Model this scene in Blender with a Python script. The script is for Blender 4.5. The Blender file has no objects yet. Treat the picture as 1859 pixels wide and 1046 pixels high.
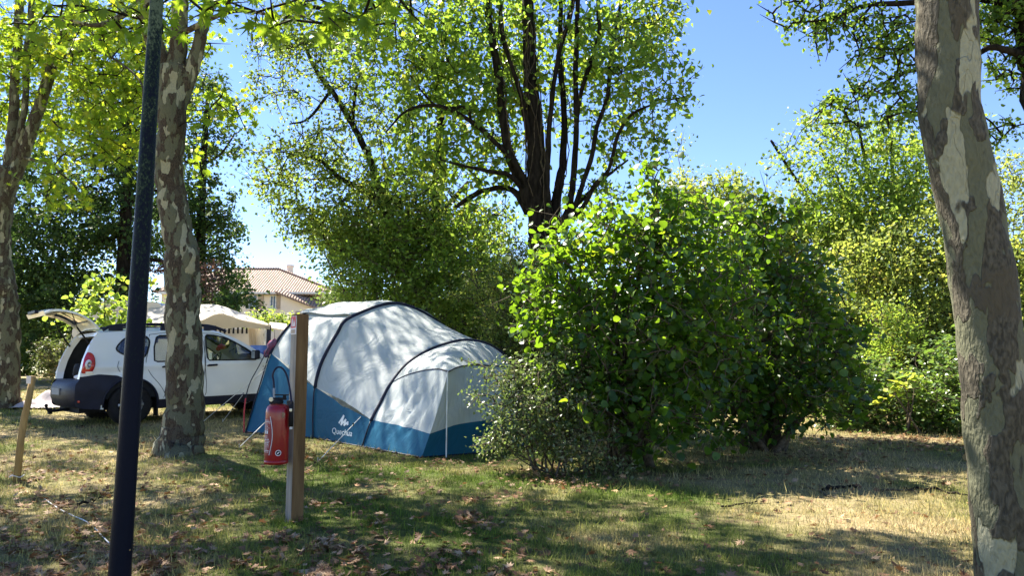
import bpy, bmesh, math, random
import numpy as np
from mathutils import Vector, Matrix
from mathutils.bvhtree import BVHTree
R = math.radians
random.seed(7)
rng = np.random.default_rng(11)
sc = bpy.context.scene
COL = sc.collection

# ------------------------------------------------------------------ camera, sky, sun, exposure
FPX, PW, PH = 1400.0, 1859.0, 1046.0
PITCH = math.atan(152.0 / FPX)
CAMZ = 1.10
cam_d = bpy.data.cameras.new('camera'); cam = bpy.data.objects.new('camera', cam_d); COL.objects.link(cam)
cam_d.sensor_width = 36.0; cam_d.lens = 36.0 * FPX / PW
cam_d.clip_start = 0.05; cam_d.clip_end = 2000
cam.location = (0, 0, CAMZ); cam.rotation_euler = (math.pi / 2 + PITCH, 0, 0)
sc.camera = cam

SUN_EL, SUN_AZ = R(54), R(-44)          # azimuth measured from +Y towards +X
SUN = Vector((math.sin(SUN_AZ) * math.cos(SUN_EL), math.cos(SUN_AZ) * math.cos(SUN_EL), math.sin(SUN_EL)))
world = bpy.data.worlds.new('World'); sc.world = world; world.use_nodes = True
wn = world.node_tree; wn.nodes.clear()
sky = wn.nodes.new('ShaderNodeTexSky'); sky.sky_type = 'NISHITA'; sky.sun_disc = False
sky.sun_elevation = SUN_EL; sky.sun_rotation = SUN_AZ; sky.altitude = 1200; sky.air_density = 1.0; sky.dust_density = 0.0; sky.ozone_density = 1.4
bg = wn.nodes.new('ShaderNodeBackground'); bg.inputs[1].default_value = 0.069
wo = wn.nodes.new('ShaderNodeOutputWorld')
hs = wn.nodes.new('ShaderNodeHueSaturation'); hs.inputs['Saturation'].default_value = 1.16; hs.inputs['Hue'].default_value = 0.514
wn.links.new(sky.outputs[0], hs.inputs['Color']); wn.links.new(hs.outputs[0], bg.inputs[0]); wn.links.new(bg.outputs[0], wo.inputs[0])
sl = bpy.data.lights.new('sun', 'SUN'); sl.energy = 5.0; sl.angle = R(0.5); sl.color = (1.0, 0.93, 0.80)
so = bpy.data.objects.new('sun', sl); COL.objects.link(so); so.rotation_euler = SUN.to_track_quat('Z', 'Y').to_euler(); so.location = (0, 0, 30)
sc.view_settings.view_transform = 'Standard'; sc.view_settings.look = 'None'
sc.view_settings.gamma = 1.0; sc.view_settings.exposure = 2.1
sc.cycles.max_bounces = 8; sc.cycles.diffuse_bounces = 4; sc.cycles.transmission_bounces = 6; sc.cycles.transparent_max_bounces = 8
sc.cycles.sample_clamp_indirect = 6.0

# ------------------------------------------------------------------ pixel <-> place helpers
CP, SP = math.cos(PITCH), math.sin(PITCH)
def gz(x, y):
    t = y - 8.6
    s = 1.3
    z = 0.045 * (np.log1p(np.exp(np.clip(t / s, -30, 30))) * s)
    return np.minimum(z, 0.9)
def ray(u, v):
    a = (u - PW / 2) / FPX; b = (PH / 2 - v) / FPX
    return np.array([a, CP - b * SP, SP + b * CP])
def P(u, v, Y):
    d = ray(u, v); return np.array([0, 0, CAMZ]) + d * (Y / d[1])
def G(u, v):
    Y = 10.0
    d = ray(u, v)
    for _ in range(60):
        z = gz(0, Y); Yn = (z - CAMZ) / d[2] * d[1]
        Y = 0.5 * Y + 0.5 * Yn
    p = P(u, v, Y); p[2] = gz(0, Y); return p
def at_ground(x, y): return np.array([x, y, float(gz(x, y))])
def PM(px, Y): return px * Y / FPX        # pixels -> metres at depth

# ------------------------------------------------------------------ object helpers
BASE = {}
def props(o, label=None, cat=None, group=None, kind=None):
    if label: o['label'] = label
    if cat: o['category'] = cat
    if group: o['group'] = group
    if kind: o['kind'] = kind
    return o
def thing(name, label, cat, loc, group=None, rot=None, local=False):
    o = bpy.data.objects.new(name, None); COL.objects.link(o)
    o.empty_display_size = 0.2
    o.location = tuple(float(c) for c in loc)
    if rot is not None: o.rotation_euler = rot
    BASE[o.name] = np.zeros(3) if local else np.array(loc, float)
    return props(o, label, cat, group)
def mk(name, V, F, mat, parent=None, smooth=False, base=None, label=None):
    """V world coords (or local when the thing is local)"""
    me = bpy.data.meshes.new(name)
    off = np.zeros(3)
    if parent is not None: off = BASE[parent.name]
    elif base is not None: off = np.array(base, float)
    V = np.asarray(V, float) - off
    if isinstance(F, np.ndarray):
        n, k = F.shape
        me.vertices.add(len(V)); me.vertices.foreach_set('co', V.astype(np.float32).ravel())
        me.loops.add(n * k); me.loops.foreach_set('vertex_index', F.astype(np.int32).ravel())
        me.polygons.add(n); me.polygons.foreach_set('loop_start', np.arange(0, n * k, k, dtype=np.int32))
        me.update(calc_edges=True)
    else:
        me.from_pydata([tuple(v) for v in V], [], [tuple(int(i) for i in f) for f in F])
        me.update()
    if isinstance(mat, (list, tuple)):
        for m in mat: me.materials.append(m)
    elif mat is not None: me.materials.append(mat)
    if smooth: me.polygons.foreach_set('use_smooth', [True] * len(me.polygons))
    o = bpy.data.objects.new(name, me); COL.objects.link(o)
    if parent is not None:
        o.parent = parent; BASE[o.name] = BASE[parent.name]
    else:
        if base is not None: o.location = tuple(float(c) for c in base)
        BASE[o.name] = off
    if label: o['label'] = label
    return o
def join(parts):
    V, F, n = [], [], 0
    for v, f in parts:
        V += [tuple(p) for p in v]; F += [tuple(int(i) + n for i in q) for q in f]; n += len(v)
    return V, F
def box(c, s, rz=0.0, bev=0.0):
    bm = bmesh.new(); bmesh.ops.create_cube(bm, size=1.0)
    bmesh.ops.scale(bm, vec=s, verts=bm.verts)
    if bev > 0: bmesh.ops.bevel(bm, geom=bm.edges[:], offset=bev, segments=2, profile=0.7, affect='EDGES')
    if rz: bmesh.ops.rotate(bm, cent=(0, 0, 0), matrix=Matrix.Rotation(rz, 3, 'Z'), verts=bm.verts)
    bmesh.ops.translate(bm, vec=tuple(c), verts=bm.verts)
    V = [tuple(v.co) for v in bm.verts]; F = [[v.index for v in f.verts] for f in bm.faces]
    bm.free(); return V, F
def catmull(pts, n=6):
    pts = np.asarray(pts, float)
    if len(pts) < 3: 
        t = np.linspace(0, 1, n * (len(pts) - 1) + 1)[:, None]; return pts[0] * (1 - t) + pts[-1] * t
    P0 = np.vstack([2 * pts[0] - pts[1], pts, 2 * pts[-1] - pts[-2]])
    out = []
    for i in range(1, len(P0) - 2):
        for k in range(n):
            t = k / n
            out.append(0.5 * ((2 * P0[i]) + (-P0[i - 1] + P0[i + 1]) * t + (2 * P0[i - 1] - 5 * P0[i] + 4 * P0[i + 1] - P0[i + 2]) * t * t + (-P0[i - 1] + 3 * P0[i] - 3 * P0[i + 1] + P0[i + 2]) * t ** 3))
    out.append(P0[-2]); return np.array(out)
def tube(pts, rad, k=8, cap=True, lump=0.0):
    pts = np.asarray(pts, float); n = len(pts)
    rad = np.full(n, rad, float) if np.isscalar(rad) else np.asarray(rad, float)
    T = np.gradient(pts, axis=0); T /= np.linalg.norm(T, axis=1)[:, None] + 1e-12
    ref = np.array([1.0, 0, 0]) if abs(T[0][0]) < 0.8 else np.array([0, 1.0, 0])
    V = []
    a = np.arange(k) * 2 * math.pi / k
    N = np.cross(T[0], ref); N /= np.linalg.norm(N)
    for i in range(n):
        N = N - T[i] * np.dot(N, T[i]); N /= np.linalg.norm(N) + 1e-12
        B = np.cross(T[i], N)
        rr = rad[i] * (1 + (lump * rng.normal(0, 1, k) if lump else 0))
        V.append(pts[i] + (np.cos(a) * rr)[:, None] * N + (np.sin(a) * rr)[:, None] * B)
    V = np.vstack(V); F = []
    for i in range(n - 1):
        for j in range(k):
            F.append((i * k + j, i * k + (j + 1) % k, (i + 1) * k + (j + 1) % k, (i + 1) * k + j))
    if cap: F.append(tuple(range(k))[::-1]); F.append(tuple((n - 1) * k + j for j in range(k)))
    return V, F
def lathe(prof, c, k=20, axis='z', cap=True):
    V, F = [], []
    for (r, z) in prof:
        for j in range(k):
            a = 2 * math.pi * j / k
            if axis == 'z': V.append((c[0] + r * math.cos(a), c[1] + r * math.sin(a), c[2] + z))
            else: V.append((c[0] + r * math.cos(a), c[1] + z, c[2] + r * math.sin(a)))
    for i in range(len(prof) - 1):
        for j in range(k):
            F.append((i * k + j, i * k + (j + 1) % k, (i + 1) * k + (j + 1) % k, (i + 1) * k + j))
    if cap: F.append(tuple(range(k))[::-1]); F.append(tuple((len(prof) - 1) * k + j for j in range(k)))
    return V, F
def grid_faces(n, m):
    return [(i * m + j, i * m + j + 1, (i + 1) * m + j + 1, (i + 1) * m + j) for i in range(n - 1) for j in range(m - 1)]

# ------------------------------------------------------------------ materials
def new_mat(name):
    m = bpy.data.materials.new(name); m.use_nodes = True
    nt = m.node_tree; nt.nodes.clear()
    out = nt.nodes.new('ShaderNodeOutputMaterial')
    return m, nt, out
def nd(nt, typ, **kw):
    n = nt.nodes.new(typ)
    for k, v in kw.items():
        if k.startswith('i_'): n.inputs[k[2:].replace('_', ' ')].default_value = v
        else: setattr(n, k, v)
    return n
def ramp(nt, stops, interp='LINEAR'):
    r = nt.nodes.new('ShaderNodeValToRGB'); cr = r.color_ramp; cr.interpolation = interp
    while len(cr.elements) < len(stops): cr.elements.new(0.5)
    for e, (p, c) in zip(cr.elements, stops):
        e.position = p; e.color = (c[0], c[1], c[2], 1) if not np.isscalar(c) else (c, c, c, 1)
    return r
def coords(nt, scale=(1, 1, 1), kind='Object'):
    tc = nt.nodes.new('ShaderNodeTexCoord'); mp = nt.nodes.new('ShaderNodeMapping')
    mp.inputs['Scale'].default_value = scale
    nt.links.new(tc.outputs[kind], mp.inputs[0]); return mp
def simple(name, c, rough=0.6, spec=0.4, metal=0.0, var=0.25, scale=6.0, bump=0.0, bscale=30.0, coat=0.0, stretch=(1, 1, 1), c2=None, detail=6, lo=0.35, hi=0.65):
    m, nt, out = new_mat(name); L = nt.links.new
    p = nd(nt, 'ShaderNodeBsdfPrincipled')
    p.inputs['Roughness'].default_value = rough; p.inputs['Metallic'].default_value = metal
    p.inputs['Specular IOR Level'].default_value = spec; p.inputs['Coat Weight'].default_value = coat
    mp = coords(nt, stretch)
    nz = nd(nt, 'ShaderNodeTexNoise'); nz.inputs['Scale'].default_value = scale; nz.inputs['Detail'].default_value = detail
    L(mp.outputs[0], nz.inputs['Vector'])
    a = c2 if c2 else tuple(x * (1 - var) for x in c); b = c if c2 else tuple(min(1, x * (1 + var * 0.6)) for x in c)
    r = ramp(nt, [(lo, a), (hi, b)]); L(nz.outputs[0], r.inputs[0]); L(r.outputs[0], p.inputs['Base Color'])
    if bump:
        n2 = nd(nt, 'ShaderNodeTexNoise'); n2.inputs['Scale'].default_value = bscale; n2.inputs['Detail'].default_value = 8
        L(mp.outputs[0], n2.inputs['Vector'])
        bp = nd(nt, 'ShaderNodeBump'); bp.inputs['Strength'].default_value = bump; bp.inputs['Distance'].default_value = 0.02
        L(n2.outputs[0], bp.inputs['Height']); L(bp.outputs[0], p.inputs['Normal'])
    L(p.outputs[0], out.inputs[0]); return m
def leaf_mat(name, dark, mid, light, trans, tw=0.42, rough=0.45, spec=0.35):
    m, nt, out = new_mat(name); L = nt.links.new
    at = nd(nt, 'ShaderNodeAttribute'); at.attribute_name = 'tone'
    r = ramp(nt, [(0.0, dark), (0.5, mid), (0.9, light), (1.0, tuple(min(1, light[i] * (1.25, 1.0, 0.8)[i]) for i in range(3)))])
    L(at.outputs['Fac'], r.inputs[0])
    p = nd(nt, 'ShaderNodeBsdfPrincipled'); p.inputs['Roughness'].default_value = rough; p.inputs['Specular IOR Level'].default_value = spec
    L(r.outputs[0], p.inputs['Base Color'])
    tr = nd(nt, 'ShaderNodeBsdfTranslucent')
    rt = ramp(nt, [(0.0, tuple(x * 0.72 for x in trans)), (0.6, trans), (1.0, (min(1, trans[0] * 1.5), trans[1] * 1.08, trans[2]))])
    L(at.outputs['Fac'], rt.inputs[0]); L(rt.outputs[0], tr.inputs[0])
    mx = nd(nt, 'ShaderNodeMixShader'); mx.inputs[0].default_value = tw
    L(p.outputs[0], mx.inputs[1]); L(tr.outputs[0], mx.inputs[2]); L(mx.outputs[0], out.inputs[0]); return m
def plane_bark(name, seed=0.0, cream=0.40, base_a=(0.085, 0.068, 0.050), base_b=(0.15, 0.125, 0.095), freq=1.0):
    m, nt, out = new_mat(name); L = nt.links.new
    mp = coords(nt, (freq, freq, 0.42 * freq)); mp.inputs['Location'].default_value = (seed, seed * 1.7, seed * 0.3)
    wz = nd(nt, 'ShaderNodeTexNoise'); wz.inputs['Scale'].default_value = 14; wz.inputs['Detail'].default_value = 4
    L(mp.outputs[0], wz.inputs['Vector'])
    add = nd(nt, 'ShaderNodeVectorMath', operation='MULTIPLY_ADD'); add.inputs[1].default_value = (0.05, 0.05, 0.05)
    L(wz.outputs['Color'], add.inputs[0]); L(mp.outputs[0], add.inputs[2])
    def blot(scale, det, loc):
        m2 = nd(nt, 'ShaderNodeMapping'); m2.inputs['Location'].default_value = (loc, loc, loc); L(add.outputs[0], m2.inputs[0])
        n = nd(nt, 'ShaderNodeTexNoise'); n.inputs['Scale'].default_value = scale; n.inputs['Detail'].default_value = det; n.inputs['Roughness'].default_value = 0.45
        L(m2.outputs[0], n.inputs['Vector']); return n
    n1 = blot(5.2, 2.5, 3.1); n2 = blot(7.5, 2.5, 9.7); n3 = blot(9.0, 3, 21.3); fine = blot(60, 6, 5.5)
    base = ramp(nt, [(0.35, base_a), (0.65, base_b)]); L(fine.outputs[0], base.inputs[0])
    def layer(prev, n, thr, colr):
        st = ramp(nt, [(thr, 0.0), (thr + 0.012, 1.0)]); L(n.outputs[0], st.inputs[0])
        mx = nd(nt, 'ShaderNodeMixRGB'); L(st.outputs[0], mx.inputs[0]); L(prev.outputs[0], mx.inputs[1]); mx.inputs[2].default_value = (*colr, 1); return mx, st
    l0, s0 = layer(base, n3, 0.54, (0.085, 0.072, 0.05))
    l1, s1 = layer(l0, n2, 0.51, (0.125, 0.125, 0.078))
    l2, s2 = layer(l1, n1, 1 - cream, (0.33, 0.315, 0.21))
    p = nd(nt, 'ShaderNodeBsdfPrincipled'); p.inputs['Roughness'].default_value = 0.85; p.inputs['Specular IOR Level'].default_value = 0.2
    spk = ramp(nt, [(0.3, 0.78), (0.6, 1.0)]); L(fine.outputs[0], spk.inputs[0])
    mul = nd(nt, 'ShaderNodeMixRGB', blend_type='MULTIPLY'); mul.inputs[0].default_value = 1; L(l2.outputs[0], mul.inputs[1]); L(spk.outputs[0], mul.inputs[2])
    L(mul.outputs[0], p.inputs['Base Color'])
    b1 = nd(nt, 'ShaderNodeMath', operation='ADD'); L(s1.outputs[0], b1.inputs[0]); L(s2.outputs[0], b1.inputs[1])
    b2 = nd(nt, 'ShaderNodeMath', operation='MULTIPLY_ADD'); b2.inputs[1].default_value = -0.6; L(b1.outputs[0], b2.inputs[0]); L(fine.outputs[0], b2.inputs[2])
    bp = nd(nt, 'ShaderNodeBump'); bp.inputs['Strength'].default_value = 1.0; bp.inputs['Distance'].default_value = 0.014
    L(b2.outputs[0], bp.inputs['Height']); L(bp.outputs[0], p.inputs['Normal']); L(p.outputs[0], out.inputs[0]); return m
def glass_mat(name, tint=(0.75, 0.82, 0.8), refl=0.10):
    m, nt, out = new_mat(name); L = nt.links.new
    t = nd(nt, 'ShaderNodeBsdfTransparent'); t.inputs[0].default_value = (*tint, 1)
    g = nd(nt, 'ShaderNodeBsdfGlossy'); g.inputs['Roughness'].default_value = 0.03
    fr = nd(nt, 'ShaderNodeFresnel'); fr.inputs[0].default_value = 1.5
    ad = nd(nt, 'ShaderNodeMath', operation='ADD'); ad.inputs[1].default_value = refl * 0.5; L(fr.outputs[0], ad.inputs[0])
    mx = nd(nt, 'ShaderNodeMixShader'); L(ad.outputs[0], mx.inputs[0]); L(t.outputs[0], mx.inputs[1]); L(g.outputs[0], mx.inputs[2]); L(mx.outputs[0], out.inputs[0]); return m
def fabric(name, c, trans=0.3, rough=0.6, wr=0.35, ws=2.2, spec=0.3):
    m, nt, out = new_mat(name); L = nt.links.new
    mp = coords(nt, (1, 1, 1)); mp.inputs['Rotation'].default_value = (0.5, 0.6, 0.3)
    n = nd(nt, 'ShaderNodeTexNoise'); n.inputs['Scale'].default_value = ws; n.inputs['Detail'].default_value = 5; n.inputs['Distortion'].default_value = 1.2
    mp2 = nd(nt, 'ShaderNodeMapping'); mp2.inputs['Scale'].default_value = (1, 3.2, 1.2); L(mp.outputs[0], mp2.inputs[0]); L(mp2.outputs[0], n.inputs['Vector'])
    w = nd(nt, 'ShaderNodeTexNoise'); w.inputs['Scale'].default_value = 3.0; w.inputs['Detail'].default_value = 5; L(mp.outputs[0], w.inputs['Vector'])
    r = ramp(nt, [(0.3, tuple(x * 0.88 for x in c)), (0.7, c)]); L(w.outputs[0], r.inputs[0])
    bp = nd(nt, 'ShaderNodeBump'); bp.inputs['Strength'].default_value = wr; bp.inputs['Distance'].default_value = 0.05; L(n.outputs[0], bp.inputs['Height'])
    p = nd(nt, 'ShaderNodeBsdfPrincipled'); p.inputs['Roughness'].default_value = rough; p.inputs['Specular IOR Level'].default_value = spec
    L(r.outputs[0], p.inputs['Base Color']); L(bp.outputs[0], p.inputs['Normal'])
    t = nd(nt, 'ShaderNodeBsdfTranslucent'); L(r.outputs[0], t.inputs[0]); L(bp.outputs[0], t.inputs['Normal'])
    mx = nd(nt, 'ShaderNodeMixShader'); mx.inputs[0].default_value = trans
    L(p.outputs[0], mx.inputs[1]); L(t.outputs[0], mx.inputs[2]); L(mx.outputs[0], out.inputs[0]); return m

def patch_colour(nt, stops, scale=0.55, det=6):
    """green / dry patches from world position, shared by turf and blades"""
    L = nt.links.new
    ge = nd(nt, 'ShaderNodeNewGeometry')
    mp = nd(nt, 'ShaderNodeMapping'); mp.inputs['Scale'].default_value = (1, 1, 0); L(ge.outputs['Position'], mp.inputs[0])
    n = nd(nt, 'ShaderNodeTexNoise'); n.inputs['Scale'].default_value = scale; n.inputs['Detail'].default_value = det; n.inputs['Roughness'].default_value = 0.62
    L(mp.outputs[0], n.inputs['Vector'])
    # drier towards the right and far part of the lawn
    sx = nd(nt, 'ShaderNodeSeparateXYZ'); L(ge.outputs['Position'], sx.inputs[0])
    sh = nd(nt, 'ShaderNodeMath', operation='ADD'); sh.inputs[1].default_value = 0.9; L(sx.outputs['X'], sh.inputs[0])
    ab = nd(nt, 'ShaderNodeMath', operation='ABSOLUTE'); L(sh.outputs[0], ab.inputs[0])
    mr = nd(nt, 'ShaderNodeMapRange'); mr.inputs['From Min'].default_value = 0.5; mr.inputs['From Max'].default_value = 3.6; mr.inputs['To Min'].default_value = -0.085; mr.inputs['To Max'].default_value = 0.06; L(ab.outputs[0], mr.inputs[0])
    ad = nd(nt, 'ShaderNodeMath', operation='ADD'); L(n.outputs[0], ad.inputs[0]); L(mr.outputs[0], ad.inputs[1])
    r = ramp(nt, stops); L(ad.outputs[0], r.inputs[0]); return r, mp
def ground_mat():
    m, nt, out = new_mat('lawn soil and turf'); L = nt.links.new
    r, mp = patch_colour(nt, [(0.38, (0.09, 0.115, 0.03)), (0.47, (0.165, 0.165, 0.065)), (0.55, (0.27, 0.23, 0.11)), (0.68, (0.38, 0.30, 0.17))])
    f = nd(nt, 'ShaderNodeTexNoise'); f.inputs['Scale'].default_value = 26; f.inputs['Detail'].default_value = 9; f.inputs['Roughness'].default_value = 0.75; L(mp.outputs[0], f.inputs['Vector'])
    fr = ramp(nt, [(0.3, 0.35), (0.6, 1.0), (0.75, 1.35)]); L(f.outputs[0], fr.inputs[0])
    mu = nd(nt, 'ShaderNodeMixRGB', blend_type='MULTIPLY'); mu.inputs[0].default_value = 1; L(r.outputs[0], mu.inputs[1]); L(fr.outputs[0], mu.inputs[2])
    # bare soil crumbs
    v = nd(nt, 'ShaderNodeTexNoise'); v.inputs['Scale'].default_value = 3.2; v.inputs['Detail'].default_value = 8; L(mp.outputs[0], v.inputs['Vector'])
    vr = ramp(nt, [(0.55, 0.0), (0.66, 0.75)]); L(v.outputs[0], vr.inputs[0])
    mx = nd(nt, 'ShaderNodeMixRGB'); mx.inputs[2].default_value = (0.11, 0.08, 0.05, 1); L(vr.outputs[0], mx.inputs[0]); L(mu.outputs[0], mx.inputs[1])
    p = nd(nt, 'ShaderNodeBsdfPrincipled'); p.inputs['Roughness'].default_value = 0.95; p.inputs['Specular IOR Level'].default_value = 0.1
    L(mx.outputs[0], p.inputs['Base Color'])
    bp = nd(nt, 'ShaderNodeBump'); bp.inputs['Strength'].default_value = 0.9; bp.inputs['Distance'].default_value = 0.03; L(f.outputs[0], bp.inputs['Height']); L(bp.outputs[0], p.inputs['Normal'])
    L(p.outputs[0], out.inputs[0]); return m
def blade_mat():
    m, nt, out = new_mat('grass blades'); L = nt.links.new
    r, mp = patch_colour(nt, [(0.38, (0.13, 0.20, 0.04)), (0.47, (0.23, 0.26, 0.08)), (0.55, (0.38, 0.35, 0.15)), (0.68, (0.52, 0.45, 0.25))])
    at = nd(nt, 'ShaderNodeAttribute'); at.attribute_name = 'tone'
    fr = ramp(nt, [(0.0, (0.55, 0.55, 0.5)), (0.7, (1.0, 1.0, 1.0)), (1.0, (1.7, 1.45, 1.3))]); L(at.outputs['Fac'], fr.inputs[0])
    mu = nd(nt, 'ShaderNodeMixRGB', blend_type='MULTIPLY'); mu.inputs[0].default_value = 1; L(r.outputs[0], mu.inputs[1]); L(fr.outputs[0], mu.inputs[2])
    d = nd(nt, 'ShaderNodeBsdfDiffuse'); t = nd(nt, 'ShaderNodeBsdfTranslucent'); L(mu.outputs[0], d.inputs[0]); L(mu.outputs[0], t.inputs[0])
    mx = nd(nt, 'ShaderNodeMixShader'); mx.inputs[0].default_value = 0.4; L(d.outputs[0], mx.inputs[1]); L(t.outputs[0], mx.inputs[2]); L(mx.outputs[0], out.inputs[0]); return m

MT = {}
MT['ground'] = ground_mat(); MT['blade'] = blade_mat()
MT['plane_leaf'] = leaf_mat('plane leaves', (0.03, 0.07, 0.010), (0.07, 0.14, 0.018), (0.13, 0.20, 0.03), (0.46, 0.66, 0.035), 0.48, 0.5, 0.25)
MT['poplar_leaf'] = leaf_mat('poplar leaves', (0.03, 0.07, 0.015), (0.07, 0.14, 0.025), (0.17, 0.22, 0.05), (0.39, 0.60, 0.06), 0.44, 0.4, 0.3)
MT['oak_leaf'] = leaf_mat('oak leaves', (0.04, 0.08, 0.018), (0.085, 0.14, 0.03), (0.18, 0.22, 0.06), (0.36, 0.50, 0.07), 0.42, 0.5, 0.2)
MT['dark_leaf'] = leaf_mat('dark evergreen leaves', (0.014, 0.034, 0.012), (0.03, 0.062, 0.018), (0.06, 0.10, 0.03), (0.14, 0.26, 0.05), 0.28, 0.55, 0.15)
MT['hazel_leaf'] = leaf_mat('hazel leaves', (0.014, 0.042, 0.009), (0.026, 0.068, 0.012), (0.06, 0.12, 0.02), (0.33, 0.58, 0.025), 0.34, 0.38, 0.4)
MT['privet_leaf'] = leaf_mat('small grey green leaves', (0.05, 0.085, 0.03), (0.12, 0.16, 0.06), (0.34, 0.32, 0.20), (0.25, 0.36, 0.08), 0.32, 0.4, 0.4)
MT['yellow_leaf'] = leaf_mat('yellow green leaves', (0.06, 0.11, 0.025), (0.14, 0.20, 0.05), (0.32, 0.34, 0.12), (0.50, 0.60, 0.10), 0.42, 0.5, 0.2)
MT['bright_leaf'] = leaf_mat('fresh green leaves', (0.05, 0.11, 0.02), (0.12, 0.20, 0.035), (0.26, 0.34, 0.08), (0.42, 0.60, 0.07), 0.43, 0.5, 0.2)
MT['bramble_leaf'] = leaf_mat('bramble leaves', (0.035, 0.08, 0.02), (0.09, 0.15, 0.04), (0.24, 0.30, 0.12), (0.26, 0.42, 0.06), 0.34, 0.35, 0.5)
MT['hedge_leaf'] = leaf_mat('hedge leaves', (0.04, 0.065, 0.022), (0.09, 0.11, 0.04), (0.28, 0.22, 0.13), (0.18, 0.25, 0.05), 0.28, 0.5, 0.2)
MT['copper_leaf'] = leaf_mat('copper leaves', (0.07, 0.045, 0.035), (0.13, 0.085, 0.07), (0.28, 0.19, 0.16), (0.28, 0.15, 0.1), 0.3, 0.5, 0.2)
MT['litter'] = leaf_mat('dry fallen leaves', (0.06, 0.028, 0.014), (0.20, 0.105, 0.055), (0.42, 0.30, 0.19), (0.26, 0.13, 0.05), 0.15, 0.7, 0.2)
MT['bark_dark'] = simple('dark furrowed bark', (0.022, 0.018, 0.014), 0.95, 0.1, var=0.6, scale=18, bump=1.0, bscale=22, stretch=(1, 1, 0.25))
MT['bark_grey'] = simple('grey shrub bark', (0.10, 0.08, 0.055), 0.9, 0.15, var=0.5, scale=20, bump=0.6, bscale=40)
MT['plane_bark'] = plane_bark('mottled plane bark', 0.0, 0.39, (0.04, 0.030, 0.020), (0.085, 0.066, 0.045), 1.5)
MT['plane_bark2'] = plane_bark('mottled plane bark paler', 3.3, 0.43, (0.04, 0.030, 0.020), (0.090, 0.068, 0.046), 1.6)
MT['plane_bark3'] = plane_bark('mottled plane bark close', 7.9, 0.425, (0.055, 0.048, 0.034), (0.105, 0.092, 0.066), 1.15)

# ------------------------------------------------------------------ foliage
def tmpl(kind):
    if kind == 'rhomb':
        return np.array([(0, 0, 0), (0.33, 0.42, 0.10), (0, 1, -0.04), (-0.33, 0.42, 0.10)]), np.array([(0, 1, 2), (0, 2, 3)])
    if kind == 'round':
        V = [(0, 0, 0), (0, 0.55, -0.02), (0, 1.05, -0.16), (0.32, 0.05, 0.06), (0.52, 0.42, 0.10), (0.36, 0.82, 0.0), (-0.32, 0.05, 0.06), (-0.52, 0.42, 0.10), (-0.36, 0.82, 0.0)]
        F = [(0, 3, 4), (0, 4, 1), (1, 4, 5), (1, 5, 2), (0, 7, 6), (0, 1, 7), (1, 8, 7), (1, 2, 8)]
        return np.array(V), np.array(F)
    if kind == 'heart':
        V = [(0, 0, 0), (0.42, 0.12, 0.08), (0.36, 0.45, 0.07), (0, 1.0, -0.1), (-0.36, 0.45, 0.07), (-0.42, 0.12, 0.08)]
        F = [(0, 1, 2), (0, 2, 3), (0, 3, 4), (0, 4, 5)]
        return np.array(V), np.array(F)
    if kind == 'plane':
        ang = [(-100, .42), (-75, .22), (-52, .62), (-30, .36), (-26, .82), (-8, .45), (0, 1.0), (8, .45), (26, .82), (30, .36), (52, .62), (75, .22), (100, .42)]
        V = [(0, 0.18, 0)]
        for k, (a, r) in enumerate(ang):
            V.append((math.sin(R(a)) * r, 0.18 + math.cos(R(a)) * r * 0.82, 0.14 * abs(math.sin(R(a))) * r - 0.10 * r * (1 if abs(a) < 30 else 0.4)))
        V.append((0, 0.02, 0)); n = len(V) - 1
        F = [(0, i + 1, i) for i in range(1, len(ang))] + [(0, n, len(ang)), (0, 1, n)]
        return np.array(V), np.array(F)
TM = {k: tmpl(k) for k in ('rhomb', 'round', 'heart', 'plane')}
def leaf_mesh(name, pos, size, kind, mat, parent=None, up=0.5, tone=None, flat=False, droop=0.25, base=None, curl=0.0):
    n = len(pos); TV, TF = TM[kind]
    if flat:
        nrm = np.column_stack([rng.normal(0, .3, n), rng.normal(0, .3, n), np.ones(n)]); nrm[rng.random(n) < 0.3, 2] *= -1
    else:
        nrm = rng.normal(0, 1, (n, 3)); nrm /= np.linalg.norm(nrm, axis=1)[:, None]; nrm[:, 2] += up * 1.6
    nrm /= np.linalg.norm(nrm, axis=1)[:, None]
    d = rng.normal(0, 1, (n, 3)); d[:, 2] -= droop * 2
    d -= nrm * (d * nrm).sum(1)[:, None]; d /= np.linalg.norm(d, axis=1)[:, None] + 1e-9
    s = np.cross(d, nrm)
    T = TV.copy()[None].repeat(n, 0)
    if curl: T[:, :, 2] *= (1 + curl * rng.normal(0, 1, n))[:, None]
    T = T * size[:, None, None]
    V = pos[:, None, :] + T[:, :, 0:1] * s[:, None] + T[:, :, 1:2] * d[:, None] + T[:, :, 2:3] * nrm[:, None]
    k = len(TV)
    F = (TF[None] + (np.arange(n) * k)[:, None, None]).reshape(-1, 3)
    o = mk(name, V.reshape(-1, 3), F, mat, parent, base=base)
    if tone is None: tone = np.clip(rng.normal(.5, .22, n), 0, 1)
    a = o.data.attributes.new('tone', 'FLOAT', 'FACE'); a.data.foreach_set('value', np.repeat(tone, len(TF)).astype(np.float32))
    return o
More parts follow.
